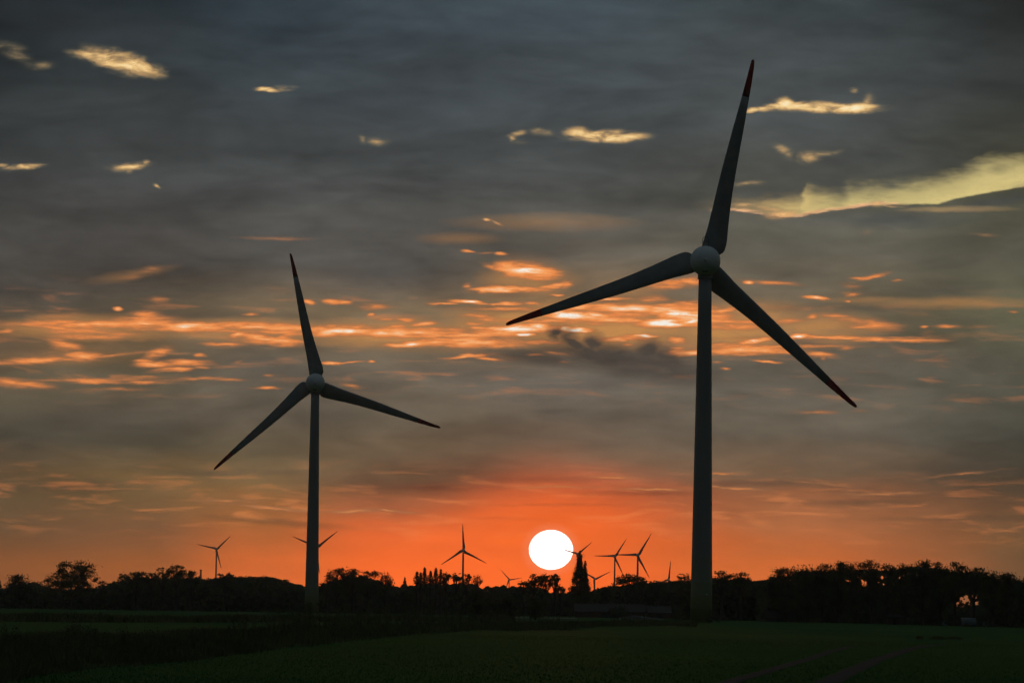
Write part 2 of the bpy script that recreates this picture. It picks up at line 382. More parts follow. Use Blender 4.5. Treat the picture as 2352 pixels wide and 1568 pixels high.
# ================================================================== helpers
rs_ = random.Random(7)
rg = np.random.default_rng(11)


def new_mat(name):
    m = bpy.data.materials.new(name); m.use_nodes = True
    return m, m.node_tree, m.node_tree.nodes['Principled BSDF']


def mat_noise(name, c1, c2, scale=1.0, rough=0.8, detail=5.0, bump=0.0, stretch=(1, 1, 1), spec=0.2, lo=0.35, hi=0.65):
    m, t, b = new_mat(name)
    c = t.nodes.new('ShaderNodeTexCoord')
    mp = t.nodes.new('ShaderNodeMapping'); mp.inputs['Scale'].default_value = stretch
    n = t.nodes.new('ShaderNodeTexNoise'); n.inputs['Scale'].default_value = scale; n.inputs['Detail'].default_value = detail
    r = t.nodes.new('ShaderNodeValToRGB')
    r.color_ramp.elements[0].position = lo; r.color_ramp.elements[0].color = (*c1, 1)
    r.color_ramp.elements[1].position = hi; r.color_ramp.elements[1].color = (*c2, 1)
    t.links.new(c.outputs['Object'], mp.inputs[0]); t.links.new(mp.outputs[0], n.inputs['Vector'])
    t.links.new(n.outputs['Fac'], r.inputs[0]); t.links.new(r.outputs[0], b.inputs['Base Color'])
    b.inputs['Roughness'].default_value = rough
    b.inputs['Specular IOR Level'].default_value = spec
    if bump:
        bp = t.nodes.new('ShaderNodeBump'); bp.inputs['Strength'].default_value = bump; bp.inputs['Distance'].default_value = 0.1
        t.links.new(n.outputs['Fac'], bp.inputs['Height']); t.links.new(bp.outputs[0], b.inputs['Normal'])
    return m


def tower_mat():
    """white coated steel with graded green rings painted round the foot"""
    m, t, b = new_mat('tower_paint')
    c = t.nodes.new('ShaderNodeTexCoord'); sp = t.nodes.new('ShaderNodeSeparateXYZ')
    t.links.new(c.outputs['Object'], sp.inputs[0])
    mr = t.nodes.new('ShaderNodeMapRange'); mr.inputs[2].default_value = 12.0
    t.links.new(sp.outputs[2], mr.inputs[0])
    r = t.nodes.new('ShaderNodeValToRGB'); r.color_ramp.interpolation = 'CONSTANT'
    e = r.color_ramp.elements
    st = [(0, (.20, .22, .06)), (.2, (.23, .25, .10)), (.4, (.26, .28, .16)), (.6, (.29, .305, .22)), (.8, (.28, .29, .24)), (.985, (.29, .295, .29))]
    while len(e) < len(st): e.new(.5)
    for k, (p, q) in enumerate(st): e[k].position = p; e[k].color = (*q, 1)
    t.links.new(mr.outputs[0], r.inputs[0])
    n = t.nodes.new('ShaderNodeTexNoise'); n.inputs['Scale'].default_value = 0.5; n.inputs['Detail'].default_value = 6
    mp = t.nodes.new('ShaderNodeMapping'); mp.inputs['Scale'].default_value = (1, 1, .12)
    t.links.new(c.outputs['Object'], mp.inputs[0]); t.links.new(mp.outputs[0], n.inputs['Vector'])
    k = t.nodes.new('ShaderNodeMapRange'); k.inputs[3].default_value = .82; k.inputs[4].default_value = 1.08
    t.links.new(n.outputs['Fac'], k.inputs[0])
    v = t.nodes.new('ShaderNodeVectorMath'); v.operation = 'SCALE'
    t.links.new(r.outputs[0], v.inputs[0]); t.links.new(k.outputs[0], v.inputs[3])
    t.links.new(v.outputs[0], b.inputs['Base Color'])
    b.inputs['Roughness'].default_value = .45
    return m


MAT = dict(
    tower=tower_mat(),
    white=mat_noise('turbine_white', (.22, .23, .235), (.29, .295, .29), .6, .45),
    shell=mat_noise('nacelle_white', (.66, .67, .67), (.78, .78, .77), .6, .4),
    red=mat_noise('tip_red', (.27, .014, .016), (.36, .025, .022), 1.0, .5),
    dark=mat_noise('dark_metal', (.03, .032, .034), (.05, .05, .05), 3.0, .5),
    lamp=mat_noise('pale_plate', (.75, .75, .72), (.82, .82, .8), 3.0, .4),
    leaf=mat_noise('leaf_green', (.05, .065, .025), (.10, .12, .05), .35, .75),
    leaf2=mat_noise('leaf_olive', (.06, .06, .022), (.12, .11, .045), .35, .75),
    leaf3=mat_noise('leaf_deep', (.045, .058, .035), (.09, .105, .06), .35, .75),
    bark=mat_noise('bark', (.045, .034, .025), (.10, .08, .06), 2.0, .9, stretch=(1, 1, .2)),
    weed=mat_noise('weed', (.075, .080, .026), (.17, .15, .065), .25, .85),
    crop=mat_noise('crop', (.020, .085, .003), (.036, .118, .004), .12, .7),
    brick=mat_noise('brick', (.10, .055, .042), (.16, .085, .065), 4.0, .85),
    roof=mat_noise('roof_tile', (.034, .026, .025), (.058, .045, .042), 3.0, .75),
    wood=mat_noise('planks', (.07, .055, .042), (.13, .10, .075), 2.0, .85, stretch=(1, 1, .15)),
    film=mat_noise('pale_film', (.08, .095, .10), (.14, .155, .16), 1.2, .35),
    soil=mat_noise('soil', (.030, .025, .020), (.062, .052, .043), 1.6, .9, bump=.6),
    stubble=mat_noise('stubble', (.20, .17, .10), (.30, .26, .16), .5, .9),
)


def backlit(m, c, f):
    """thin leaves let some of the light behind them through"""
    t = m.node_tree; b = t.nodes['Principled BSDF']; o = t.nodes['Material Output']
    tr = t.nodes.new('ShaderNodeBsdfTranslucent'); tr.inputs['Color'].default_value = (*c, 1)
    mx = t.nodes.new('ShaderNodeMixShader'); mx.inputs[0].default_value = f
    t.links.new(b.outputs[0], mx.inputs[1]); t.links.new(tr.outputs[0], mx.inputs[2]); t.links.new(mx.outputs[0], o.inputs['Surface'])
for k_ in ('leaf', 'leaf2', 'leaf3'): backlit(MAT[k_], (.16, .15, .06), .4)


def link(name, me, mat=None, parent=None):
    o = bpy.data.objects.new(name, me)
    col.objects.link(o)
    if mat and not me.materials: me.materials.append(MAT[mat] if isinstance(mat, str) else mat)
    if parent: o.parent = parent
    return o


def mesh(name, v, f, smooth=False):
    me = bpy.data.meshes.new(name)
    me.from_pydata([tuple(p) for p in v], [], f)
    if smooth: me.polygons.foreach_set('use_smooth', [True] * len(me.polygons))
    me.update()
    return me


def quad_mesh(name, P):
    """P: (n, k, 3) array of k-cornered faces"""
    n, k = P.shape[:2]
    me = bpy.data.meshes.new(name)
    me.vertices.add(n * k); me.vertices.foreach_set('co', P.astype(np.float32).ravel())
    me.loops.add(n * k); me.loops.foreach_set('vertex_index', np.arange(n * k, dtype=np.int32))
    me.polygons.add(n); me.polygons.foreach_set('loop_start', np.arange(0, n * k, k, dtype=np.int32))
    me.polygons.foreach_set('loop_total', np.full(n, k, dtype=np.int32))
    me.update(calc_edges=True)
    return me


def tag(o, label, cat, group=None, kind=None):
    if label: o['label'] = label
    if cat: o['category'] = cat
    if group: o['group'] = group
    if kind: o['kind'] = kind
    return o


def empty(name, loc, rz=0.0):
    o = bpy.data.objects.new(name, None)
    o.empty_display_size = 0.5
    o.location = loc; o.rotation_euler = (0, 0, rz)
    col.objects.link(o)
    return o


class MB:
    """collects shapes into one mesh"""
    def __init__(self): self.v, self.f = [], []

    def add(self, v, f):
        n = len(self.v)
        self.v += [tuple(p) for p in v]; self.f += [tuple(i + n for i in q) for q in f]
        return self

    def tube(self, pts, rad, n=6, cap=True):
        pts = [Vector(p) for p in pts]
        if not hasattr(rad, '__len__'): rad = [rad] * len(pts)
        v, f = [], []
        for i, p in enumerate(pts):
            d = (pts[min(i + 1, len(pts) - 1)] - pts[max(i - 1, 0)]).normalized()
            a = d.cross(Vector((0, 0, 1)) if abs(d.z) < .9 else Vector((1, 0, 0))).normalized(); b = d.cross(a)
            for k in range(n):
                t = 2 * math.pi * k / n
                v.append(p + (a * math.cos(t) + b * math.sin(t)) * rad[i])
        for i in range(len(pts) - 1):
            for k in range(n):
                f.append((i * n + k, i * n + (k + 1) % n, (i + 1) * n + (k + 1) % n, (i + 1) * n + k))
        if cap:
            f.append(tuple(range(n))[::-1]); f.append(tuple((len(pts) - 1) * n + k for k in range(n)))
        return self.add(v, f)

    def box(self, x0, x1, y0, y1, z0, z1):
        v = [(x, y, z) for z in (z0, z1) for y in (y0, y1) for x in (x0, x1)]
        return self.add(v, [(0, 2, 3, 1), (4, 5, 7, 6), (0, 1, 5, 4), (2, 6, 7, 3), (0, 4, 6, 2), (1, 3, 7, 5)])

    def lathe(self, prof, n=32, axis='z'):
        """prof: (along, radius) pairs"""
        v, f = [], []
        for a, r in prof:
            for k in range(n):
                t = 2 * math.pi * k / n
                c, s = r * math.cos(t), r * math.sin(t)
                v.append((c, s, a) if axis == 'z' else (c, a, s))
        for i in range(len(prof) - 1):
            for k in range(n):
                q = (i * n + k, i * n + (k + 1) % n, (i + 1) * n + (k + 1) % n, (i + 1) * n + k)
                f.append(q if axis == 'z' else q[::-1])
        f.append(tuple(range(n))[::-1]); f.append(tuple((len(prof) - 1) * n + k for k in range(n)))
        return self.add(v, f)

    def mesh(self, name, smooth=False): return mesh(name, self.v, self.f, smooth)

    def build(self, name, mat, parent=None, smooth=False):
        return link(name, self.mesh(name, smooth), mat, parent)


# ================================================================== the ground
def gh(x, y):
    """gentle swell of the fields, flat far away"""
    k = np.clip((1000 - y) / 500, 0, 1)
    return k * (0.05 * np.sin(x / 21 + y / 37) + 0.05 * np.sin(x / 9.0 - y / 61 + 1.3) + .03 * np.sin(y / 17 + x / 44))


def spread(a, b, n, p):
    return a + (b - a) * np.linspace(0, 1, n) ** p
gx = np.concatenate([-spread(60, 2900, 34, 2.2)[::-1], np.linspace(-58, 58, 59), spread(60, 2900, 34, 2.2)])
gy = np.concatenate([np.linspace(-240, 60, 16), np.linspace(63, 420, 120), spread(424, 8050, 64, 2.2)])
GX, GY = np.meshgrid(gx, gy)
GV = np.stack([GX, GY, gh(GX, GY)], -1).reshape(-1, 3)
nx_, ny_ = len(gx), len(gy)
gi = np.arange(nx_ * ny_).reshape(ny_, nx_)
gf = np.stack([gi[:-1, :-1], gi[:-1, 1:], gi[1:, 1:], gi[1:, :-1]], -1).reshape(-1, 4)
fm, ft, fb = new_mat('field_green')
tc_ = ft.nodes.new('ShaderNodeTexCoord')
n1 = ft.nodes.new('ShaderNodeTexNoise'); n1.inputs['Scale'].default_value = .045; n1.inputs['Detail'].default_value = 8
mp1 = ft.nodes.new('ShaderNodeMapping'); mp1.inputs['Scale'].default_value = (1, .35, 1)
n2 = ft.nodes.new('ShaderNodeTexNoise'); n2.inputs['Scale'].default_value = 3.0; n2.inputs['Detail'].default_value = 6
ft.links.new(tc_.outputs['Object'], mp1.inputs[0]); ft.links.new(mp1.outputs[0], n1.inputs['Vector'])
ft.links.new(tc_.outputs['Object'], n2.inputs['Vector'])
mm = ft.nodes.new('ShaderNodeMath'); mm.operation = 'MULTIPLY_ADD'; mm.inputs[1].default_value = .5
ft.links.new(n2.outputs['Fac'], mm.inputs[0]); ft.links.new(n1.outputs['Fac'], mm.inputs[2])
r1 = ft.nodes.new('ShaderNodeValToRGB')
r1.color_ramp.elements[0].position = .55; r1.color_ramp.elements[0].color = (.016, .070, .002, 1)
r1.color_ramp.elements[1].position = .95; r1.color_ramp.elements[1].color = (.034, .115, .004, 1)
ft.links.new(mm.outputs[0], r1.inputs[0]); ft.links.new(r1.outputs[0], fb.inputs['Base Color'])
fb.inputs['Roughness'].default_value = .9; fb.inputs['Specular IOR Level'].default_value = .1
bp_ = ft.nodes.new('ShaderNodeBump'); bp_.inputs['Strength'].default_value = .5; bp_.inputs['Distance'].default_value = .08
ft.links.new(n2.outputs['Fac'], bp_.inputs['Height']); ft.links.new(bp_.outputs[0], fb.inputs['Normal'])
ground = link('ground', mesh('ground', GV, [tuple(q) for q in gf.tolist()], True), fm)
tag(ground, 'wide green field of young crop running back to the trees', None, None, 'structure')


def strip(name, line, half, mat, label, lift=0.012, n=90, ragged=.25):
    """a ribbon lying on the ground along a line of ground points"""
    L = np.array([(p.x, p.y) for p in line])
    d = np.r_[0, np.cumsum(np.hypot(*np.diff(L, axis=0).T))]
    s = np.linspace(0, d[-1], n)
    x, y = np.interp(s, d, L[:, 0]), np.interp(s, d, L[:, 1])
    tx, ty = np.gradient(x), np.gradient(y); ln = np.hypot(tx, ty)
    v, f = [], []
    for i in range(n):
        wl, wr = half * (1 + ragged * rs_.uniform(-1, 1)), half * (1 + ragged * rs_.uniform(-1, 1))
        taper = min(1, (n - 1 - i) / 8 + .15)
        for sgn, w in ((-1, wl), (0, 0), (1, wr)):
            px, py = x[i] - sgn * ty[i] / ln[i] * w * taper, y[i] + sgn * tx[i] / ln[i] * w * taper
            v.append((px, py, float(gh(px, py)) + lift + (0.02 if sgn == 0 else 0)))
    for i in range(n - 1):
        for k in (0, 1):
            f.append((i * 3 + k, i * 3 + k + 1, (i + 1) * 3 + k + 1, (i + 1) * 3 + k))
    o = link(name, mesh(name, v, f), mat)
    return tag(o, label, None, None, 'structure')


TR1 = [on_ground(*p) for p in ((1872, 1590), (1905, 1566), (1960, 1538), (2010, 1513), (2060, 1499), (2123, 1486), (2175, 1480))]
TR2 = [on_ground(*p) for p in ((1630, 1585), (1680, 1566), (1764, 1540), (1840, 1513), (1905, 1495), (1960, 1486))]
strip('tyre_track', TR1, .34, 'soil', 'bare soil wheel track curving away through the crop')
strip('tyre_track', TR2, .24, 'soil', 'narrower soil wheel track beside the wide one in the crop')
sf = [on_ground(*p) for p in ((1178, 1418.6), (1322, 1420.0), (1330, 1418.6), (1180, 1416.6))]
tag(link('stubble_field', mesh('stubble_field', [(p.x, p.y, .03) for p in sf], [(0, 1, 2, 3)]), 'stubble'),
    'pale stubble strip at the far edge of the green field', None, None, 'structure')


# ================================================================== grass, weeds, crop
LOWER = np.array([(-40, 1575), (0, 1566), (140, 1541), (350, 1526), (590, 1491), (900, 1461), (1200, 1446), (1480, 1439), (1600, 1436)])
UPPER = np.array([(-40, 1462), (0, 1460), (380, 1455), (590, 1445), (900, 1436), (1200, 1428), (1480, 1426), (1600, 1430)])


def blades(X, Y, h, w, lean=.35, tri=True):
    n = len(X)
    a = rg.uniform(0, 2 * np.pi, n)
    z0 = gh(X, Y)
    base = np.stack([X, Y, z0 - .02], -1)
    side = np.stack([np.cos(a), np.sin(a) * .5, np.zeros(n)], -1) * (w / 2)[:, None]
    tip = base + np.stack([rg.normal(0, lean, n) * h, rg.normal(0, lean, n) * h, h], -1)
    return np.stack([base - side, base + side, tip], 1)


def ground_xy(px, py):
    d = np.array([F * FPX + RT * (a - 1176) + UP * (784 - b) for a, b in zip(px, py)])
    t = -CAM_H / d[:, 2]
    return d[:, 0] * t, d[:, 1] * t


N = 60000
px = rg.uniform(-40, 1600, N); q = rg.uniform(0, 1, N)
lo_, up_ = np.interp(px, LOWER[:, 0], LOWER[:, 1]), np.interp(px, UPPER[:, 0], UPPER[:, 1])
wob = 2.0 * np.sin(px / 61) + 1.2 * np.sin(px / 23 + 1) + rg.normal(0, 1.6, N)
py = up_ + (lo_ + wob - up_) * q
wx, wy = ground_xy(px, py)
clump = np.sin(wx / 2.3 + wy / 9) * np.sin(wx / 1.1 - wy / 5 + 2) + .6 * np.sin(wx * .9 + wy / 14)
hh = np.clip(.34 + .22 * clump + rg.normal(0, .10, N), .08, 1.1)
hh *= np.where((q < .12) | (q > .93), .6, 1)
ww = np.clip(.030 + wy * 1.1e-4, .03, .11) * rg.uniform(.7, 1.4, N)
P = [blades(wx, wy, hh, ww)]
# taller weeds: stalks with side leaves, in stands
for cx, cy, spread_, hmax, cnt in ((172, 1492, 26, 1.35, 40), (150, 1488, 30, .9, 26), (225, 1494, 30, 1.0, 22), (285, 1496, 24, 1.05, 18), (345, 1490, 22, 1.0, 16), (16, 1500, 22, 1.15, 16),
                                   (470, 1482, 40, 1.0, 24), (560, 1470, 45, 1.2, 30), (650, 1462, 40, 1.6, 26), (705, 1452, 40, 2.2, 30), (770, 1450, 40, 2.2, 26), (850, 1448, 60, 2.2, 40),
                                   (960, 1442, 60, 2.3, 44), (1060, 1437, 60, 2.4, 46), (1160, 1434, 50, 2.2, 34), (1270, 1432, 50, 1.4, 26), (1440, 1430, 26, 1.9, 26), (1475, 1431, 22, 1.4, 16),
                                   (80, 1500, 60, .8, 40), (420, 1500, 80, .7, 40), (250, 1515, 90, .6, 40)):
    sx, sy = ground_xy(cx + rg.normal(0, spread_ * .5, cnt), cy + rg.normal(0, 4, cnt))
    for X_, Y_ in zip(sx, sy):
        H_ = hmax * rs_.uniform(.55, 1.0); m_ = 26
        tt = rg.uniform(.1, 1, m_)
        c0 = np.stack([X_ + rg.normal(0, .03, m_) + tt * rs_.uniform(-.15, .15), Y_ + rg.normal(0, .03, m_), float(gh(X_, Y_)) + tt * H_], -1)
        ln_ = (.26 - .15 * tt)[:, None] * H_ * .6
        dr = rg.normal(0, 1, (m_, 3)); dr[:, 2] = np.abs(dr[:, 2]) + .4; dr /= np.linalg.norm(dr, axis=1)[:, None]
        sd = np.cross(dr, rg.normal(0, 1, (m_, 3))); sd /= np.linalg.norm(sd, axis=1)[:, None]
        w_ = .035 + Y_ * 5e-5
        P.append(np.stack([c0, c0 + dr * ln_ * .5 + sd * w_, c0 + dr * ln_], 1))
        P.append(blades(np.full(3, X_), np.full(3, Y_), np.full(3, H_), np.full(3, .03 + Y_ * 5e-5), .06))
o = link('rough_grass', quad_mesh('rough_grass', np.concatenate(P)), 'weed')
tag(o, 'rough strip of tall weeds and grass along the ditch between the fields', None, None, 'stuff')

# low dark bank of herbs at the back of the far-left field
N = 16000
px = rg.uniform(-40, 1180, N); py = np.interp(px, [-40, 0, 600, 1180], [1429, 1429, 1428, 1426]) - rg.uniform(0, 5, N)
bx, by = ground_xy(px, py)
bh = np.clip(.55 + .25 * np.sin(bx / 3.1) * np.sin(bx / 1.3 + 1) + rg.normal(0, .15, N), .1, 1.2)
o = link('herb_bank', quad_mesh('herb_bank', blades(bx, by, bh, np.full(N, .22), .4)), 'weed')
tag(o, 'low dark bank of herbs closing off the small green field', None, None, 'stuff')

# crop shoots close to the camera
N = 120000
cy_ = 98 + (300 - 98) * rg.uniform(0, 1, N) ** 1.5
cx_ = cy_ * rg.uniform(-.145, .145, N)
e1 = np.array([(p.x, p.y) for p in (on_ground(a, b) for a, b in LOWER)]); od = np.argsort(e1[:, 1])
keep = cx_ > np.interp(cy_, e1[od, 1], e1[od, 0]) - .3
for TR, hw in ((TR1, .36), (TR2, .26)):
    T = np.array([(p.x, p.y) for p in TR])
    keep &= ~((np.abs(cx_ - np.interp(cy_, T[:, 1], T[:, 0])) < hw * 1.15) & (cy_ < T[-1, 1]))
cx_, cy_ = cx_[keep], cy_[keep]
o = link('crop', quad_mesh('crop', blades(cx_, cy_, rg.uniform(.03, .08, len(cx_)), rg.uniform(.02, .045, len(cx_)), .5)), 'crop')
tag(o, 'short green crop shoots covering the field', None, None, 'stuff')


# ================================================================== wind turbines
RB = 37.6
SP = RB / 480.0
SEC = [(24, -14, 28, .46), (30, -15, 34, .42), (37, -15.5, 37.5, .38), (50, -15, 38, .34), (64, -14.2, 37, .31), (80, -13, 34.5, .29), (120, -12.6, 29.5, .26), (170, -12.4, 24.5, .24),
       (221, -12, 21, .22), (270, -10.4, 18.4, .2), (316, -9, 16.2, .18), (356, -7.2, 13.8, .17), (395, -5.6, 11.6, .16)]
TIP = [(395, -5.6, 11.6, .16), (425, -4.7, 9.8, .15), (450, -3.9, 7.8, .15), (466, -3.6, 6.4, .15), (475, -3.3, 5.2, .16), (480, -2.6, 3.8, .2), (482.5, -1.2, 1.8, .3)]


def blade_mesh(name, sec, capped):
    prof = []
    for k in range(16):
        t = 2 * math.pi * k / 16
        prof.append(((1 - math.cos(t)) / 2, math.sin(t) * (0.9 - .45 * math.cos(t - math.pi)) * .5))
    v, f = [], []
    for r, le, te, th in sec:
        ch = te - le
        tw = math.radians(3 + 13 * (1 - r / 480) ** 2)
        for u, w in prof:
            x = le + u * ch
            y = w * ch * th
            v.append((x * SP / 1.0, (y * math.cos(tw) + (x) * math.sin(tw)) * SP, r * SP))
    n = 16
    for i in range(len(sec) - 1):
        for k in range(n):
            f.append((i * n + k, i * n + (k + 1) % n, (i + 1) * n + (k + 1) % n, (i + 1) * n + k))
    f.append(tuple(range(n))[::-1])
    if capped: f.append(tuple((len(sec) - 1) * n + k for k in range(n)))
    return mesh(name, v, f, True)


BLADE = blade_mesh('blade', SEC, True)
BLADE_TIP = blade_mesh('red_tip', TIP, True)
# fix: close the seam so both meshes meet end to end
NAC = MB().lathe([(-3.55, .05), (-3.5, .5), (-3.3, 1.05), (-2.95, 1.6), (-2.4, 2.14), (-1.7, 2.52), (-.9, 2.71), (-.1, 2.74), (.7, 2.66), (1.2, 2.55)], 40, 'y').mesh('nacelle', True)
HUB = MB().lathe([(1.28, 2.42), (2.2, 2.35), (3.1, 2.05), (3.9, 1.5), (4.4, .9), (4.62, .3), (4.66, .05)], 36, 'y').mesh('hub', True)
COLLAR = MB().lathe([(-3.30, 1.22), (-3.22, 1.42), (-3.10, 1.42), (-3.02, 1.30), (-2.3, 1.34), (-1.4, 1.5)], 32).mesh('collar', True)
rl = MB()
for s in (-1, 1):
    rl.tube([(s * .53, -1.3, 2.2), (s * .53, -1.3, 3.75)], .055, 6)
arc = [(.53 * math.cos(a), -1.3, 3.75 + .53 * math.sin(a)) for a in np.linspace(0, math.pi, 11)]
rl.tube(arc, .055, 6)
for z in (2.55, 3.35): rl.tube([(-.53, -1.3, z), (.53, -1.3, z)], .05, 6)
rl.tube([(0, -1.3, 3.35), (0, -1.3, 3.85)], .035, 5); rl.tube([(-.16, -1.3, 3.75), (.16, -1.3, 3.75)], .035, 5)
RAIL = rl.mesh('sensor_rail')
VENTS = []
for s in (-1, 1):
    VENT = MB(); VENTS.append(VENT)
    for k in range(3):
        a = math.radians(-14 - 8 * k); x = s * (1.18 - .06 * k)
        z = 2.74 * math.sin(a); y = -math.sqrt(max(2.6 ** 2 - x * x * .9 - z * z, .2)) * 1.16
        VENT.box(x - .13, x + .13, y - .10, y + .10, z - .15, z + .15)

VENTS = [q_.mesh('vent') for q_ in VENTS]
HATCH = MB().box(-.55, .55, -2.62, -2.2, -2.15, -1.5).mesh('hatch')


def turbine(px, py, dist, angles, label, group, near=True, size=1.0, r_bot=2.0, r_top=1.16):
    hub = at(px, py, dist)
    gz = float(gh(hub.x, hub.y))
    root = empty('wind_turbine', (hub.x, hub.y, gz), -math.atan2(hub.x, hub.y))
    tag(root, label, 'wind turbine', group)
    H = hub.z - gz
    zt = H - 3.05 * size
    prof = [(z, (r_bot + (r_top - r_bot) * z / zt) * size) for z in np.linspace(-.3, zt, 14)]
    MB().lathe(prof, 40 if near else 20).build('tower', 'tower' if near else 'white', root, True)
    parts = [('nacelle', NAC, 'shell'), ('hub', HUB, 'white')]
    if near: parts += [('collar', COLLAR, 'white'), ('sensor_rail', RAIL, 'dark'), ('hatch', HATCH, 'dark')]
    nac = None
    for nm, me, mt in parts:
        o = link(nm, me, mt, root); o.location = (0, 0, H); o.scale = (size,) * 3
        if nm == 'nacelle': nac = o
    if near:
        for q_ in VENTS: link('vent', q_, 'dark', nac)
    for a in angles:
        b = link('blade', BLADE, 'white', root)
        b.location = (0, 2.25 * size, H); b.scale = (size,) * 3
        b.rotation_euler = (0, math.radians(a) - ROLL, 0)
        t = link('red_tip' if near else 'tip', BLADE_TIP, 'red' if near else 'white', b)
    return root, H


big, HB = turbine(1620, 599.5, 767, (13.4, 134.0, 252.7), 'tallest wind turbine, red blade tips, standing close in the crop field', 'two near wind turbines')
lef, HL = turbine(724.4, 879.3, 1212, (-11.1, 109.3, 229.4), 'smaller of the two near wind turbines with red tips, behind the weedy ditch', 'two near wind turbines')
# at the foot of the near one: stair to the door, and a small plate on the shell
st_ = MB()
for k in range(6):
    st_.box(1.55 + .28 * k, 1.83 + .28 * k, -1.75, -.75, 1.16 - .2 * k, 1.22 - .2 * k)
for yy in (-1.8, -.72):
    st_.tube([(1.5, yy, 1.1), (3.25, yy, 0.02)], .05, 6)
    st_.tube([(1.5, yy, 2.1), (3.25, yy, 1.0), (3.25, yy, 0)], .04, 6)
    for k in range(4): st_.tube([(1.6 + .5 * k, yy, 1.06 - .3 * k), (1.6 + .5 * k, yy, 2.04 - .3 * k)], .035, 5)
st_.build('entry_stair', 'dark', big)
MB().box(.84, 1.06, -1.84, -1.62, 4.92, 5.12).build('lamp', 'lamp', big)
FAR = 'far wind turbines along the horizon'
for px, py, R_, ang, lb in (
    (497.2, 1260.3, 44.5, (46.5, 165.4, 283.8), 'far wind turbine next to the lone chimney, one blade hanging in front of the mast'),
    (727, 1256, 60, (52.4, 173, 294), 'far wind turbine mostly hidden behind the tower of the smaller near turbine'),
    (1064, 1263.5, 60, (-1.5, 118.5, 237.2), 'far wind turbine over the poplar row, one blade straight up'),
    (1169.5, 1330.4, 29.5, (82.1, 200, 318.9), 'tiny wind turbine barely clearing the treetops between poplar row and sun'),
    (1326.3, 1271.8, 43.5, (50.1, 169, 287.6), 'far wind turbine whose blade crosses the disc of the sun'),
    (1366, 1329, 41, (64.4, 183, 302.5), 'low wind turbine beside the tall poplar, two blades making a V'),
    (1412.2, 1277.1, 48, (33.5, 155.5, 271.6), 'far wind turbine with a bare full mast between the tall poplar and the round tree'),
    (1465, 1274.4, 58, (32.2, 152.8, 271), 'far wind turbine rising out of the round treetop, four birds by its blade'),
    (1535.2, 1331, 43.5, (7, 127, 247), 'far wind turbine sunk behind the trees with one upright blade showing')):
    sz = .60
    turbine(px, py, FPX * RB * sz / R_, ang, lb, FAR, False, sz, 2.1, 1.25)

# ================================================================== trees
SKY_GAPS = [(1986, 1340, 7, 10), (1979, 1333, 3, 4), (1996, 1350, 3, 4), (2026, 1326, 4, 5), (2030, 1341, 4, 4), (2018, 1336, 2.5, 3), (1946, 1332, 5, 3), (1890, 1332, 2.5, 4), (1952, 1334, 3, 2),
            (2221, 1373, 5, 9), (2226, 1384, 3, 5), (2240, 1371, 7, 6), (2243, 1384, 6, 6), (2208, 1372, 4, 2.5), (2186, 1362, 3, 4), (2201, 1384, 3, 4), (2163, 1387, 2, 3), (2180, 1391, 1.6, 2),
            (2333, 1386, 2.5, 5), (2214, 1312, 3, 2), (2225, 1312, 2, 2), (2066, 1326, 2.5, 4), (2044, 1351, 2, 2)]


def thin_out(P_w):
    """gaps through the crowns of the big wood, with ragged edges"""
    d = P_w - np.array((0, 0, CAM_H))
    w = d @ np.array(F)
    px, py = 1176 + FPX * (d @ np.array(RT)) / w, 784 - FPX * (d @ np.array(UP)) / w
    k = np.ones(len(P_w), bool)
    for x, y, rx, ry in SKY_GAPS:
        k &= ((px - x) / rx) ** 2 + ((py - y) / ry) ** 2 > rg.uniform(.55, 1.5, len(P_w))
    return k


def unit(n):
    d = rg.normal(0, 1, (n, 3)); return d / np.linalg.norm(d, axis=1)[:, None]


def leaves(C, size):
    """small leaf-like diamonds, randomly turned"""
    n = len(C)
    a = unit(n); b = np.cross(a, unit(n)); b /= np.linalg.norm(b, axis=1)[:, None] + 1e-9
    s = (size * rg.uniform(.6, 1.35, n))[:, None]
    return np.stack([C - a * s, C - b * s * .62, C + a * s, C + b * s * .62], 1)


def clumps(c, r, n, k, tight=.27):
    """k leaf clumps within an ellipsoid, n leaves in all"""
    d = unit(k); rad = rg.uniform(.35, 1, k) ** .6
    cc = np.array(c) + d * rad[:, None] * np.array(r) * .86
    per = rg.multinomial(n, rg.dirichlet(np.full(k, 2.5)))
    pts = [cc[i] + rg.normal(0, 1, (m, 3)) * np.array(r) * tight * rg.uniform(.6, 1.1) for i, m in enumerate(per)]
    return np.concatenate(pts), cc


def twigs(mb, p, d, ln, r, depth, rnd, up=.15, fan=.55, kids=3):
    q = p + d * ln
    mid = p + d * ln * .5 + Vector((rnd.uniform(-1, 1), rnd.uniform(-1, 1), rnd.uniform(-.3, .6))) * ln * .06
    mb.tube([p, mid, q], [r, r * .8, r * .55], 4 if depth else 3, False)
    if depth <= 0: return
    for k in range(kids):
        nd = (d + Vector((rnd.uniform(-1, 1), rnd.uniform(-1, 1), rnd.uniform(-.7, .9) + up)) * fan).normalized()
        st = p + d * ln * rnd.uniform(.55, 1)
        twigs(mb, st, nd, ln * rnd.uniform(.55, .8), max(r * .5, .022), depth - 1, rnd, up, fan, kids)


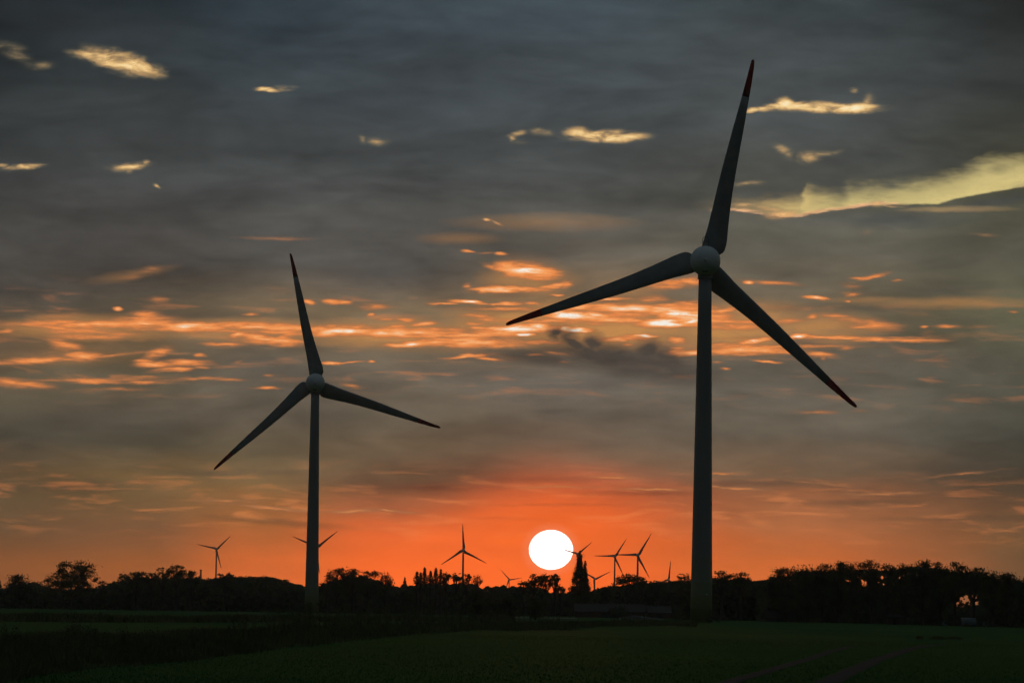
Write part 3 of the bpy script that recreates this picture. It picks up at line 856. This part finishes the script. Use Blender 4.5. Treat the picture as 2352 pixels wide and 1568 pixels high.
def tree(kind, x0, x1, ytop, dist, style, label, mat='leaf', cat='tree', group='single trees along the skyline', bottom=None, dens=1.0, leaf=None, seed=None, lean=0.0):
    rnd = random.Random(seed if seed is not None else int(x0 * 7 + ytop))
    xm = (x0 + x1) / 2
    top = at(xm, ytop, dist)
    W = (x1 - x0) / FPX * dist
    H = top.z
    gz = float(gh(top.x, dist))
    root = empty(kind, (top.x, dist, gz), rnd.uniform(-.2, .2))
    tag(root, label, cat, group)
    zb = H * .28 if bottom is None else max(at(xm, bottom, dist).z, .3)
    ch = H - zb
    leaf = leaf or max(.16, dist * (1.3e-4 if style == 'poplar' else 1.9e-4))
    P_, mb = [], MB()
    tr = max(.10, min(.30, H * .022))
    def limb(to, f0=.45, r=.09):
        to = Vector(to); b0 = Vector((0, 0, zb * .7 + (to.z - zb) * .15 * f0))
        m_ = b0.lerp(to, .5) + Vector((0, 0, -.05 * ch))
        mb.tube([b0, m_, to], [r * 1.3, r, r * .4], 5, False)
    if style in ('round', 'airy', 'wood'): W *= {'round': 1.5, 'airy': 1.38, 'wood': 1.4}[style]
    if style == 'poplar': W *= 1.5
    area = W * ch
    if style in ('round', 'airy', 'wood'):
        k = {'round': 8, 'airy': 8, 'wood': 12}[style]
        n = int(area / leaf ** 2 * {'round': 2.8, 'airy': .8, 'wood': 4.2}[style] * dens)
        lob = [((0, 0, zb + ch * .52), (W * .36, W * .36, ch * .42))]
        for i in range(k):
            a = 2 * math.pi * i / k + rnd.uniform(-.4, .4)
            rr = W * rnd.uniform(.22, .32)
            zc = zb + ch * rnd.uniform(.12, .68)
            if style == 'wood': zc = zb + ch * rnd.uniform(.02, .74)
            lob.append(((math.cos(a) * rr, math.sin(a) * rr, zc), (W * rnd.uniform(.17, .24), W * .22, ch * rnd.uniform(.19, .28))))
        lob.append(((rnd.uniform(-.1, .1) * W, 0, H - ch * .17), (W * .32, W * .26, ch * .16)))
        vol = np.array([r[0] * r[1] * r[2] for _, r in lob]) ** .7; vol /= vol.sum()
        for i_, ((c, r), w) in enumerate(zip(lob, vol)):
            p_, cc = clumps(c, r, max(20, int(n * w)), (16 if i_ == 0 else 9) if style != 'airy' else 15, .29 if style != 'airy' else .19)
            p_ = p_[p_[:, 2] < H + leaf]
            P_.append(p_); limb(c, .6, tr * .45)
            for q_ in cc[:5]:
                mb.tube([Vector(c) * .9 + Vector((0, 0, zb * .1)), Vector(q_)], [tr * .22, .03], 4, False)
    elif style == 'umbrella':
        n = int(area / leaf ** 2 * 1.9 * dens)
        for i in range(13):
            a = rnd.uniform(0, 2 * math.pi); rr = W * .40 * math.sqrt(rnd.uniform(.05, 1))
            zc = zb + ch * (.42 + .34 * math.sqrt(max(0, 1 - (rr / (W * .5)) ** 2)))
            c = (math.cos(a) * rr, math.sin(a) * rr, zc); r = (W * .13, W * .13, ch * .15)
            p_, cc = clumps(c, r, n // 13, 6, .3); P_.append(p_)
            mb.tube([(0, 0, zb * .8), Vector(c) * .45 + Vector((0, 0, zb * .35)), c], [tr * .6, tr * .4, .05], 5, False)
            for q_ in cc[:4]: mb.tube([c, q_], [.06, .03], 4, False)
    elif style == 'poplar':
        n = int(area / leaf ** 2 * 2.3 * dens)
        k = 26
        for i in range(k):
            t = (i + .5) / k
            wd = W * .5 * (math.sin(math.pi * min(1, .10 + .9 * t) ** .9) ** .6) * (1 - .62 * t)
            a = i * 2.4 + rnd.uniform(-.3, .3)
            c = (math.cos(a) * wd * .55, math.sin(a) * wd * .5, zb + ch * (.03 + .86 * t)); r = (max(wd * .6, W * .05), max(wd * .6, W * .05), ch * .085)
            p_, cc = clumps(c, r, int(n / k), 7, .32); P_.append(p_[p_[:, 2] < H])
            mb.tube([(0, 0, max(c[2] - ch * .16, zb * .6)), c], [tr * .35, .04], 4, False)
        zt_ = np.abs(rg.normal(0, ch * .09, 160)); P_.append(np.stack([rg.normal(0, 1, 160) * (W * .01 + zt_ * W / ch * .55), rg.normal(0, 1, 160) * (W * .01 + zt_ * W / ch * .55), H - zt_], -1))
    elif style == 'conifer':
        n = int(area / leaf ** 2 * 2.4 * dens)
        t = rg.uniform(0, 1, n) ** .6
        tier = 1 - .35 * ((t * 9) % 1)
        wd = W * .5 * (t + .03) * tier
        a = rg.uniform(0, 2 * np.pi, n); rr = wd * np.sqrt(rg.uniform(.1, 1, n))
        P_.append(np.stack([np.cos(a) * rr, np.sin(a) * rr, H - t * ch - rr * .25], -1))
    elif style == 'bare':
        n = int(area / leaf ** 2 * .30 * dens)
        for i in range(9):
            a = 2 * math.pi * i / 9 + rnd.uniform(-.3, .3)
            d = Vector((math.cos(a) * .62, math.sin(a) * .62, rnd.uniform(.6, 1.3))).normalized()
            twigs(mb, Vector((0, 0, zb * .9 + ch * .08 * rnd.random())), d, ch * .36, tr * .5, 3, rnd, .35, .5, 3)
        d_ = unit(n); d_[:, 2] = np.abs(d_[:, 2])
        P_.append(np.array((0, 0, zb + ch * .18)) + d_ * rg.uniform(.5, 1, n)[:, None] * np.array((W * .5, W * .5, ch * .8)))
        n2_ = 70
        for i in range(n2_):
            d = unit(1)[0]; d[2] = abs(d[2]) * .9 + .25
            a0 = Vector((0, 0, zb + ch * .2)) + Vector(d * np.array((W * .24, W * .24, ch * .38)))
            a1 = Vector((0, 0, zb + ch * .18)) + Vector(d / np.linalg.norm(d) * np.array((W * .52, W * .52, ch * .84))) * rnd.uniform(.75, 1.02)
            mb.tube([a0, a1], [.06, .03], 3, False)
    elif style == 'bush':
        n = int(area / leaf ** 2 * 2.8 * dens)
        for i in range(8):
            a = rnd.uniform(0, 2 * math.pi); rr = W * .27 * rnd.random()
            c = (math.cos(a) * rr, math.sin(a) * rr, H * rnd.uniform(.3, .74)); r = (W * .25, W * .25, H * .25)
            p_, cc = clumps(c, r, n // 8, 10, .3)
            P_.append(p_[(p_[:, 2] < H + leaf) & (p_[:, 2] > .05)])
            mb.tube([(0, 0, 0), c], [.07, .03], 4, False)
    if lean:
        for p_ in P_: p_[:, 0] += (p_[:, 2] - zb).clip(0) * lean
    if style != 'bush':
        mb.tube([(0, 0, -.2), (rnd.uniform(-.1, .1), 0, zb * .6), (0, 0, zb + ch * .35), (0, 0, zb + ch * .75)], [tr * 1.25, tr, tr * .62, tr * .2], 8, False)
    mb.build('trunk' if style != 'bush' else 'stem', 'bark', root, False)
    if P_:
        C_ = np.concatenate(P_)
        if group == WOODG: C_ = C_[thin_out(C_ @ np.array(Matrix.Rotation(root.rotation_euler.z, 3, 'Z')).T + np.array(root.location))]
        link('crown', quad_mesh('crown', leaves(C_, leaf)), mat, root)
    return root


D1 = 1230
WOODG = 'tall trees of the big wood'
LEFT = [
 ('conifer_tree', -16, 16, 1333, D1, 'conifer', 'spiky conifer cut by the picture edge', 'leaf3', {}),
 ('broadleaf_tree', 19, 73, 1314, D1, 'round', 'bushy dark tree between the conifer and the big open oak', 'leaf3', {'bottom': 1372}),
 ('broadleaf_tree', 64, 100, 1333, 1560, 'round', 'low round tree just behind the bushy one near the conifer', 'leaf3', {'bottom': 1370}),
 ('oak_tree', 110, 217, 1284, 1180, 'airy', 'big open-crowned oak with sky showing through, standing alone above the hedge', 'leaf', {'bottom': 1362, 'dens': 3.2}),
 ('bare_tree', 222, 250, 1331, 1300, 'bare', 'small thin-twigged tree right beside the big open oak', 'leaf2', {'bottom': 1345}),
 ('broadleaf_tree', 272, 298, 1316, 1400, 'airy', 'small airy treetop rising behind the wood near the open oak', 'leaf', {'bottom': 1335, 'dens': 1.6}),
 ('broadleaf_tree', 290, 338, 1311, D1, 'round', 'dense dark tree nearest the open oak on the rise of the wood', 'leaf3', {'bottom': 1350}),
 ('broadleaf_tree', 337, 361, 1313, D1, 'round', 'narrow dark tree between the dense one and the lacy one', 'leaf3', {'bottom': 1345}),
 ('broadleaf_tree', 358, 391, 1300, 1215, 'airy', 'lacy light-crowned tree beside the umbrella-shaped one', 'leaf', {'bottom': 1342, 'dens': 1.5}),
 ('umbrella_tree', 383, 428, 1295, 1205, 'airy', 'umbrella-shaped tree, highest of the trees before the chimney', 'leaf', {'bottom': 1338, 'dens': 3.4}),
 ('broadleaf_tree', 422, 458, 1309, D1, 'round', 'rounded tree between the umbrella-shaped one and the chimney', 'leaf', {'bottom': 1350}),
 ('broadleaf_tree', 500, 535, 1317, D1, 'round', 'dark treetop crowding the mast of the far turbine by the chimney', 'leaf3', {'bottom': 1345}),
 ('bare_tree', 516, 538, 1312, 1300, 'bare', 'thin bare treetop poking up past the chimney turbine', 'leaf2', {'bottom': 1335}),
 ('bare_tree', 588, 622, 1319, 1350, 'bare', 'domed bare treetop midway between chimney and smaller near turbine', 'leaf2', {'bottom': 1340, 'dens': 1.6}),
 ('broadleaf_tree', 543, 578, 1322, 1420, 'round', 'flat dark treetop between the chimney turbine and the domed bare tree', 'leaf3', {'bottom': 1350}),
 ('broadleaf_tree', 638, 664, 1330, 1350, 'round', 'small stepped treetop before the smaller near turbine', 'leaf3', {'bottom': 1352}),
 ('broadleaf_tree', 668, 696, 1341, 1330, 'round', 'low bush-like treetop touching the smaller near turbine tower', 'leaf3', {'bottom': 1362}),
 ('broadleaf_tree', 738, 762, 1332, D1, 'round', 'low shoulder tree right behind the smaller near turbine', 'leaf3', {'bottom': 1365}),
 ('broadleaf_tree', 752, 797, 1301, D1, 'round', 'tall lumpy tree closest to the smaller near turbine', 'leaf3', {'bottom': 1360}),
 ('broadleaf_tree', 788, 832, 1303, D1, 'round', 'broad tree in the middle of the dense clump past the smaller near turbine', 'leaf3', {'bottom': 1360}),
 ('broadleaf_tree', 822, 868, 1308, D1, 'round', 'dense tree sloping down towards the brush-topped tree', 'leaf3', {'bottom': 1365}),
 ('bare_tree', 862, 909, 1310, 1225, 'bare', 'brush-topped tree with spiky twigs ending the dense clump', 'leaf2', {'bottom': 1358, 'dens': 2.4}),
 ('conifer_tree', 922, 938, 1324, 1300, 'conifer', 'little cone-shaped tree standing before the poplar row', 'leaf3', {'bottom': 1350}),
]
for kind, a, b, yt, dd, sty, lb, mt, kw in LEFT:
    tree(kind, a, b, yt, dd, sty, lb, mt, **kw)
PROW = 'row of poplars on the skyline'
for a, b, yt, sty, lb, mt, dn in (
    (950, 966, 1312, 'poplar', 'poplar at the start of the row, slightly shorter than its neighbour', 'leaf3', 1.0),
    (960, 973, 1314, 'poplar', 'slim short poplar squeezed between the first and the tallest of the row', 'leaf3', .9),
    (968, 983, 1302, 'poplar', 'pointed poplar, one of two tallest in the row, nearer its start', 'leaf3', 1.0),
    (981, 997, 1310, 'poplar', 'middle poplar between the two tallest of the row', 'leaf3', 1.0),
    (994, 1009, 1303, 'poplar', 'pointed poplar, one of two tallest, nearer the far turbine mast', 'leaf3', 1.0),
    (1006, 1019, 1306, 'poplar', 'dark poplar just before the see-through trees of the row', 'leaf3', 1.0),
    (1014, 1035, 1312, 'airy', 'see-through tree after the last dark poplar of the row', 'leaf', 2.2),
    (1036, 1062, 1314, 'airy', 'see-through tree just before the mast of the far turbine', 'leaf', 2.4),
    (1062, 1084, 1315, 'airy', 'see-through tree just past the mast of the far turbine', 'leaf', 2.0)):
    tree('poplar_tree' if sty == 'poplar' else 'broadleaf_tree', a, b, yt, 1240, sty, lb, mt, group=PROW, bottom=1342, dens=dn)
tree('bare_tree', 1080, 1113, 1317, 1240, 'bare', 'bare fan-shaped tree ending the poplar row', 'leaf2', group=PROW, bottom=1344, dens=.6)
SUNT = 'flat-topped trees under the sun'
for a, b, yt, sty, lb, mt, dn, bt in (
    (1190, 1216, 1333, 'airy', 'thin low tree at the start of the clump under the sun', 'leaf2', 1.6, 1346),
    (1211, 1244, 1317, 'airy', 'wide spreading tree of the clump under the sun', 'leaf', 3.4, 1348),
    (1240, 1267, 1315, 'round', 'upright dense tree in the middle of the clump under the sun', 'leaf', 1.0, 1352),
    (1263, 1287, 1315, 'airy', 'flaring tree on a thin trunk ending the clump under the sun', 'leaf', 3.6, 1346),
    (1276, 1299, 1343, 'airy', 'small bush-like tree in the dip between the clump and tall poplar', 'leaf', 2.6, 1366)):
    tree('broadleaf_tree', a, b, yt, 1235, sty, lb, mt, group=SUNT, bottom=bt, dens=dn)
tree('poplar_tree', 1313, 1352, 1264, 1190, 'poplar', 'tall dark poplar standing alone beside the sun, tallest of all the trees', 'leaf3', bottom=1392, dens=1.7)
tree('poplar_tree', 1332, 1356, 1287, 1188, 'poplar', 'shorter poplar spire grown against the tall poplar beside the sun', 'leaf3', bottom=1392, dens=1.5)
for kind, a, b, yt, dd, sty, lb, mt, kw in (
    ('broadleaf_tree', 1411, 1472, 1316, 1200, 'airy', 'round see-through tree in front of the far turbine mast with birds', 'leaf', {'bottom': 1350, 'dens': 3.0}),
    ('broadleaf_tree', 1466, 1486, 1325, 1230, 'round', 'small treetop leaning on the round see-through tree', 'leaf', {'bottom': 1348}),
    ('broadleaf_tree', 1376, 1412, 1345, 1230, 'round', 'low treetop on the slope after the tall poplar', 'leaf3', {'bottom': 1372}),
    ('broadleaf_tree', 1486, 1530, 1332, 1240, 'round', 'flat treetop between the round tree and sunken far turbine', 'leaf3', {'bottom': 1362}),
    ('broadleaf_tree', 1555, 1588, 1315, 1200, 'airy', 'thin light tree just before the tallest turbine tower', 'leaf2', {'bottom': 1336, 'dens': 1.1}),
    ('broadleaf_tree', 1634, 1682, 1308, 960, 'airy', 'open-crowned tree just past the tallest turbine tower', 'leaf', {'bottom': 1345, 'dens': 2.6}),
    ('broadleaf_tree', 1684, 1721, 1312, 970, 'round', 'round tree between the open-crowned one and the big wood', 'leaf', {'bottom': 1345, 'dens': .9})):
    tree(kind, a, b, yt, dd, sty, lb, mt, **kw)

def wood_y(px): return float(np.interp(px, [1760, 2352, 2420], [905, 705, 690]))
WOOD = [
 (1758, 1812, 1318, 1400, 'wood', 'tree starting the big wood, lowest where it meets the gap', {}),
 (1776, 1842, 1301, 1398, 'wood', 'second tree of the big wood, leaves tufted on top', {}),
 (1826, 1886, 1297, 1396, 'wood', 'big wood tree above the old barn', {}),
 (1866, 1912, 1292, 1394, 'wood', 'big wood tree just past the old barn, square shoulder', {}),
 (1900, 1950, 1289, 1392, 'wood', 'flat-topped big wood tree before the first notch', {}),
 (1944, 1994, 1289, 1388, 'wood', 'big wood tree after the first notch, sky flecks beneath it', {'dens': .75}),
 (1978, 2026, 1285, 1384, 'wood', 'big wood tree with a tuft standing up on its crown', {'dens': .75}),
 (2018, 2062, 1293, 1386, 'airy', 'thin greyish crown in the dip of the big wood', {'dens': 3.2}),
 (2052, 2108, 1291, 1390, 'wood', 'big wood tree climbing towards the highest dome', {}),
 (2090, 2150, 1284, 1392, 'wood', 'broad dome, highest tree of the big wood', {}),
 (2136, 2184, 1291, 1392, 'wood', 'sloping tree next to the highest dome of the big wood', {}),
 (2166, 2222, 1290, 1366, 'wood', 'tufted tree past the dome, bright gaps under its crown', {'dens': .8}),
 (2212, 2262, 1302, 1362, 'wood', 'tree on two slim trunks with the brightest sky gap', {'dens': .8}),
 (2254, 2306, 1308, 1396, 'wood', 'low rounded tree after the bright sky gap', {}),
 (2294, 2346, 1314, 1398, 'wood', 'last full tree of the big wood before the picture edge', {}),
 (2330, 2392, 1323, 1400, 'wood', 'tree at the end of the big wood, cut by the picture edge', {}),
]
for i, (a, b, yt, bt, sty, lb, kw) in enumerate(WOOD):
    tree('broadleaf_tree', a, b, yt, wood_y((a + b) / 2) + (8 if i % 2 else 3), sty, lb, ('leaf3', 'leaf', 'leaf2')[i % 3] if i != 7 else 'leaf2', group=WOODG, bottom=bt, **kw)

# bushes out in the field
tree('shrub', 1056, 1127, 1351, 715, 'bush', 'big dark bush alone at the field edge below the poplar row', 'leaf3', 'shrub', 'bushes in the fields')
tree('shrub', 1139, 1206, 1362, 735, 'bush', 'dark bush below the gap between poplar row and sun', 'leaf3', 'shrub', 'bushes in the fields')
tree('shrub', 1197, 1262, 1368, 760, 'bush', 'dark reddish bush directly under the sun', 'leaf2', 'shrub', 'bushes in the fields')
tree('shrub', 1392, 1446, 1388, 1010, 'bush', 'dark bush in front of the long farm building', 'leaf3', 'shrub', 'bushes in the fields')
tree('shrub', 1618, 1640, 1417, 757, 'bush', 'little bush at the foot of the tallest turbine beside its stair', 'leaf3', 'shrub', 'bushes in the fields')
for a, b, yt, lb in ((2139, 2167, 1455, 'dark grass tuft in the field, middle one of three'), (2174, 2208, 1457, 'widest dark grass tuft in the field, under the bright sky gap'), (2106, 2118, 1461, 'smallest of the three dark grass tufts in the field')):
    p = on_ground((a + b) / 2, 1466)
    root = empty('grass_tuft', (p.x, p.y, float(gh(p.x, p.y)))); tag(root, lb, 'grass tuft', 'grass tufts in the field')
    w = (b - a) / FPX * p.y
    bx, by = p.x + rg.normal(0, w * .26, 260), p.y + rg.normal(0, .3, 260)
    B = blades(bx, by, rg.uniform(.12, .36, 260), np.full(260, .05), .4) - np.array(root.location)
    link('leaves', quad_mesh('tuft_leaves', B), 'weed', root)


# ------------------------------------------------------------------ woodland masses
def woodland(label, prof, dist, depth, n, leaf, holes=(), mat='leaf3', foot=0.0, bump=9.0):
    prof = np.array(prof, float)
    px = rg.uniform(prof[0, 0], prof[-1, 0], n)
    yt = np.interp(px, prof[:, 0], prof[:, 1])
    yt = yt + bump * (.5 * np.sin(px / 7.3 + 1) * np.sin(px / 17.1) + .35 * np.sin(px / 3.1 + 2) + .25) * .6
    dd = dist(px) if callable(dist) else np.full(n, float(dist))
    t = rg.uniform(0, 1, n) ** 1.6
    Yd = dd + rg.uniform(0, 1, n) * depth
    pts = []
    M_ = np.stack([np.array(F), np.array(RT), np.array(UP)])
    d = FPX * M_[0] + (px - 1176)[:, None] * M_[1] + (784 - yt)[:, None] * M_[2]
    top = np.array((0, 0, CAM_H)) + d * (dd / d[:, 1])[:, None]
    x = top[:, 0]; z = foot + (top[:, 2] - foot) * (1 - t)
    C = np.stack([x, Yd, z - .15], -1)
    if len(holes):
        yy = yt + (z * 0) + (top[:, 2] - z) * FPX / dd
        ok = np.ones(n, bool)
        for hx, hy, rx, ry in holes: ok &= ((px - hx) / rx) ** 2 + ((yy - hy) / ry) ** 2 > 1
        ok &= thin_out(C)
        C, t = C[ok], t[ok]
    sz = np.where(t < .15, leaf * .55, leaf)
    o = link('woodland', quad_mesh('woodland', leaves(C, sz)), mat)
    return tag(o, label, None, None, 'stuff')


woodland('dark mass of woodland between the picture edge and the smaller near turbine',
    [(-60, 1350), (0, 1350), (20, 1346), (66, 1341), (78, 1347), (100, 1351), (122, 1353), (215, 1349), (226, 1342), (255, 1336), (276, 1331), (292, 1329), (340, 1328), (455, 1327), (490, 1326), (530, 1322),
     (545, 1325), (588, 1324), (620, 1323), (645, 1332), (670, 1342), (700, 1345), (738, 1346)], 1245, 60, 64000, .6)
woodland('dark mass of woodland from the smaller near turbine to the tall poplar',
    [(738, 1346), (760, 1332), (790, 1322), (830, 1322), (860, 1330), (905, 1347), (920, 1344), (949, 1340), (1016, 1338), (1040, 1337), (1085, 1340), (1100, 1346), (1130, 1345), (1180, 1344), (1205, 1343),
     (1240, 1347), (1270, 1357), (1300, 1359), (1340, 1359)], 1245, 60, 56000, .6)
woodland('dark mass of woodland rising from the tall poplar to the tallest turbine',
    [(1340, 1359), (1355, 1356), (1375, 1353), (1390, 1347), (1430, 1342), (1470, 1338), (1500, 1336), (1530, 1337), (1560, 1332), (1600, 1328)], 1245, 60, 26000, .6)
woodland('dark mass of woodland between the tallest turbine and the big wood',
    [(1560, 1334), (1600, 1327), (1640, 1326), (1690, 1328), (1720, 1331), (1764, 1331), (1800, 1331)], 985, 40, 30000, .5)
woodland('dark back rows of the big wood seen between its front trees',
    [(1755, 1345), (1800, 1325), (1850, 1312), (1925, 1306), (1990, 1304), (2040, 1308), (2110, 1300), (2160, 1302), (2230, 1312), (2300, 1324), (2352, 1334), (2420, 1340)],
    lambda p: np.interp(p, [1760, 2352, 2420], [948, 748, 734]), 30, 42000, .40,
    holes=[(1986, 1340, 9, 13), (2026, 1328, 6, 14), (1946, 1332, 5, 5), (2221, 1376, 9, 17), (2241, 1376, 10, 15), (2186, 1362, 4, 5), (2200, 1384, 4, 5), (2162, 1387, 3, 4), (2334, 1386, 3, 5), (1889, 1331, 3, 5), (2120, 1386, 3, 3)])
woodland('dark undergrowth filling the foot of the big wood',
    [(1755, 1372), (1850, 1366), (1960, 1368), (2040, 1372), (2120, 1378), (2190, 1396), (2215, 1400), (2240, 1400), (2265, 1398), (2300, 1384), (2352, 1384), (2420, 1386)],
    lambda p: np.interp(p, [1760, 2352, 2420], [922, 722, 708]), 22, 30000, .38)

# ================================================================== buildings and small things
def gable(mbw, mbr, L, Dp, eave, ridge, over=.3, hip=0.0):
    """walls and a ridged roof along X, centred on the origin"""
    mbw.box(-L / 2, L / 2, -Dp / 2, Dp / 2, 0, eave)
    mbw.add([(-L / 2, -Dp / 2, eave), (-L / 2, Dp / 2, eave), (-L / 2 + hip, 0, ridge - .08), (L / 2, -Dp / 2, eave), (L / 2, Dp / 2, eave), (L / 2, 0, ridge - .08)], [(0, 2, 1), (3, 4, 5)])
    k = (ridge - eave) / (Dp / 2)
    for s in (-1, 1):
        y0, z0 = s * (Dp / 2 + over), eave - over * k
        a = [(-L / 2 - over, y0, z0), (L / 2 + over, y0, z0), (L / 2 + over, 0, ridge), (-L / 2 - over + hip, 0, ridge)]
        b = [(p[0], p[1], p[2] + .12) for p in a]
        f = [(0, 3, 2, 1), (4, 5, 6, 7), (0, 1, 5, 4), (1, 2, 6, 5), (2, 3, 7, 6), (3, 0, 4, 7)]
        mbr.add(a + b, f if s < 0 else [q[::-1] for q in f])


def building(name, x0, x1, yr, dist, eave, depth, label, cat, wall='wood', hip=0.0, door=True):
    c = at((x0 + x1) / 2, yr, dist)
    L = (x1 - x0) / FPX * dist - .6
    root = empty(name, (c.x, dist, 0)); tag(root, label, cat)
    w, r = MB(), MB()
    gable(w, r, L, depth, eave, c.z, .3, hip)
    w.build('wall', wall, root); r.build('roof', 'roof', root)
    if door:
        MB().box(-L * .12, L * .12, -depth / 2 - .05, -depth / 2 - .012, .02, eave * .8).build('door', 'dark', root)
    return root

building('barn', 1752, 1826, 1392, 900, .9, 6.0, 'low barn with a big sweeping tiled roof under the big wood', 'barn', 'wood', 1.0)
building('farm_building', 1318, 1482, 1387, 1120, 1.6, 9.0, 'long low farm building with pale roof behind the tall poplar', 'farm building', 'brick')
building('farm_building', 1486, 1542, 1392, 1122, 1.5, 8.0, 'shorter farm building adjoining the long one near the tallest turbine', 'farm building', 'brick')
building('shed', 2034, 2073, 1413.5, wood_y(2053) - 6, 1.35, 3.0, 'small reddish shed at the edge of the big wood', 'shed', 'brick')

c = at(1473, 1411, 1010)
root = empty('silage_heap', (c.x, 1010, 0)); tag(root, 'pale sheeted heap in front of the farm buildings', 'heap')
v, f = [], []
for i in range(25):
    t = i / 24; xx = (t - .5) * 10.6
    hz_ = c.z * min(1, t * 3.0 + .05, (1 - t) * 1.25 + .03)
    for k in range(9):
        a = math.pi * k / 8
        v.append((xx, -math.cos(a) * 2.2, max(.01, math.sin(a) ** .7 * hz_) + rs_.uniform(-.02, .02)))
for i in range(24):
    for k in range(8): f.append((i * 9 + k, (i + 1) * 9 + k, (i + 1) * 9 + k + 1, i * 9 + k + 1))
link('sheet', mesh('silage_sheet', v, f, True), 'film', root)
w = MB()
for i in range(9):
    xx = -3 + i * .8
    w.tube([(xx + .3 * math.cos(a), -1.9, .55 + .3 * math.sin(a)) for a in np.linspace(0, 2 * math.pi, 9)], .09, 6, False)
w.build('tyre_weight', 'dark', root)

# polytunnel seen between the trunks
d_ = 745
c = at(2224, 1418, d_)
root = empty('polytunnel', (c.x, d_, 0)); tag(root, 'pale low tunnel roof glimpsed between trunks of the big wood', 'polytunnel')
v, f = [], []
L = 2.6
for i, x in enumerate((-L / 2, 0, L / 2)):
    for k in range(13):
        a = math.pi * k / 12
        v.append((x, -1.5 * math.cos(a), .35 + (c.z - .35) * math.sin(a)))
for i in range(2):
    for k in range(12): f.append((i * 13 + k, (i + 1) * 13 + k, (i + 1) * 13 + k + 1, i * 13 + k + 1))
link('cover', mesh('polytunnel_cover', v, f, True), 'film', root)
MB().box(-L / 2, L / 2, -1.49, 1.49, 0, .33).build('wall', 'wood', root)
for px_, py_, lb in ((2171, 1421, 'pale wrapped bale among trunks under the highest dome'), (2264, 1422, 'pale wrapped bale past the bright sky gap, beside the tunnel roof')):
    c = at(px_, py_, 735)
    root = MB().lathe([(-.5, .40), (-.46, .47), (.46, .47), (.5, .40)], 20, 'y').build('wrapped_bale', 'film', None, True)
    root.location = (c.x, 735, .47); root.scale = (.9, .9, .9)
    tag(root, lb, 'bale', 'wrapped bales in the wood')

# chimney far off
c = at(461.4, 1307, 4000)
root = empty('chimney', (c.x, 4000, 0)); tag(root, 'lone brick factory chimney rising out of the treetops', 'chimney')
MB().lathe([(0, 1.25), (c.z - 1.2, .80)], 20).build('stack', 'brick', root, True)
MB().lathe([(c.z - 1.2, .84), (c.z - 1.0, .98), (c.z - .2, .98), (c.z, .86)], 20).build('rim', 'brick', root, True)

# birds
bm_ = MB()
bm_.tube([(0, -.22, 0), (0, -.1, .0), (0, .08, .01), (0, .2, .02), (0, .28, .02)], [.02, .05, .06, .04, .012], 6)
for s in (-1, 1):
    bm_.add([(0, .10, .03), (0, -.08, .03), (s * .26, -.04, .13), (s * .27, .12, .14), (s * .55, -.10, .05), (s * .5, .02, .06)], [(0, 1, 2, 3), (3, 2, 4, 5)] if s > 0 else [(3, 2, 1, 0), (5, 4, 2, 3)])
BIRD = bm_.mesh('bird')
def bird(px, py, dist, size, label, group=None):
    o = link('bird', BIRD, 'dark'); o.location = at(px, py, dist); o.scale = (size,) * 3
    o.rotation_euler = (rs_.uniform(-.3, .3), rs_.uniform(-.5, .5), rs_.uniform(0, 6.28))
    return tag(o, label, 'bird', group)
for zx, zy in ((17, 395), (263, 352), (241, 413), (275, 397), (317, 395), (323, 380), (340, 421), (348, 380), (370, 388), (408, 365), (411, 332), (430, 373), (434, 404), (444, 342), (478, 361), (484, 390),
               (498, 375), (495, 392), (514, 385), (520, 355), (532, 351), (528, 343), (503, 427), (518, 422), (500, 462), (423, 465), (394, 522), (571, 386), (577, 382), (590, 380), (601, 360), (622, 433), (362, 378)):
    bird((1900 + zx * .3401) * .5742, (2050 + zy * .3401) * .5742, 2600 + rs_.uniform(-60, 60), .42, 'tiny bird in the loose flock beside the sun', 'flock of birds beside the sun')
for zx, zy in ((1881, 375), (1918, 418), (1942, 417), (1944, 429)):
    bird((1900 + zx * .3401) * .5742, (2050 + zy * .3401) * .5742, 1700 + rs_.uniform(-20, 20), .42, 'dark bird in the little group beside a far turbine blade', 'four birds beside a far turbine')
bird(78.5, 1295.5, 1500, .45, 'single bird flying alone near the big open oak')

# ================================================================== haze
hz = MB().box(-3000, 3000, -300, 8200, -1.3, 116).mesh('haze')
hm = bpy.data.materials.new('haze'); hm.use_nodes = True
ht = hm.node_tree; ht.nodes.clear()
pv = ht.nodes.new('ShaderNodeVolumePrincipled'); ho = ht.nodes.new('ShaderNodeOutputMaterial')
pv.inputs['Color'].default_value = (.9, .89, .87, 1)
pv.inputs['Density'].default_value = HAZE_DENSITY
pv.inputs['Anisotropy'].default_value = .5
ht.links.new(pv.outputs[0], ho.inputs['Volume'])
o = link('haze', hz, hm)
tag(o, 'thin evening haze over the fields', None, None, 'stuff')
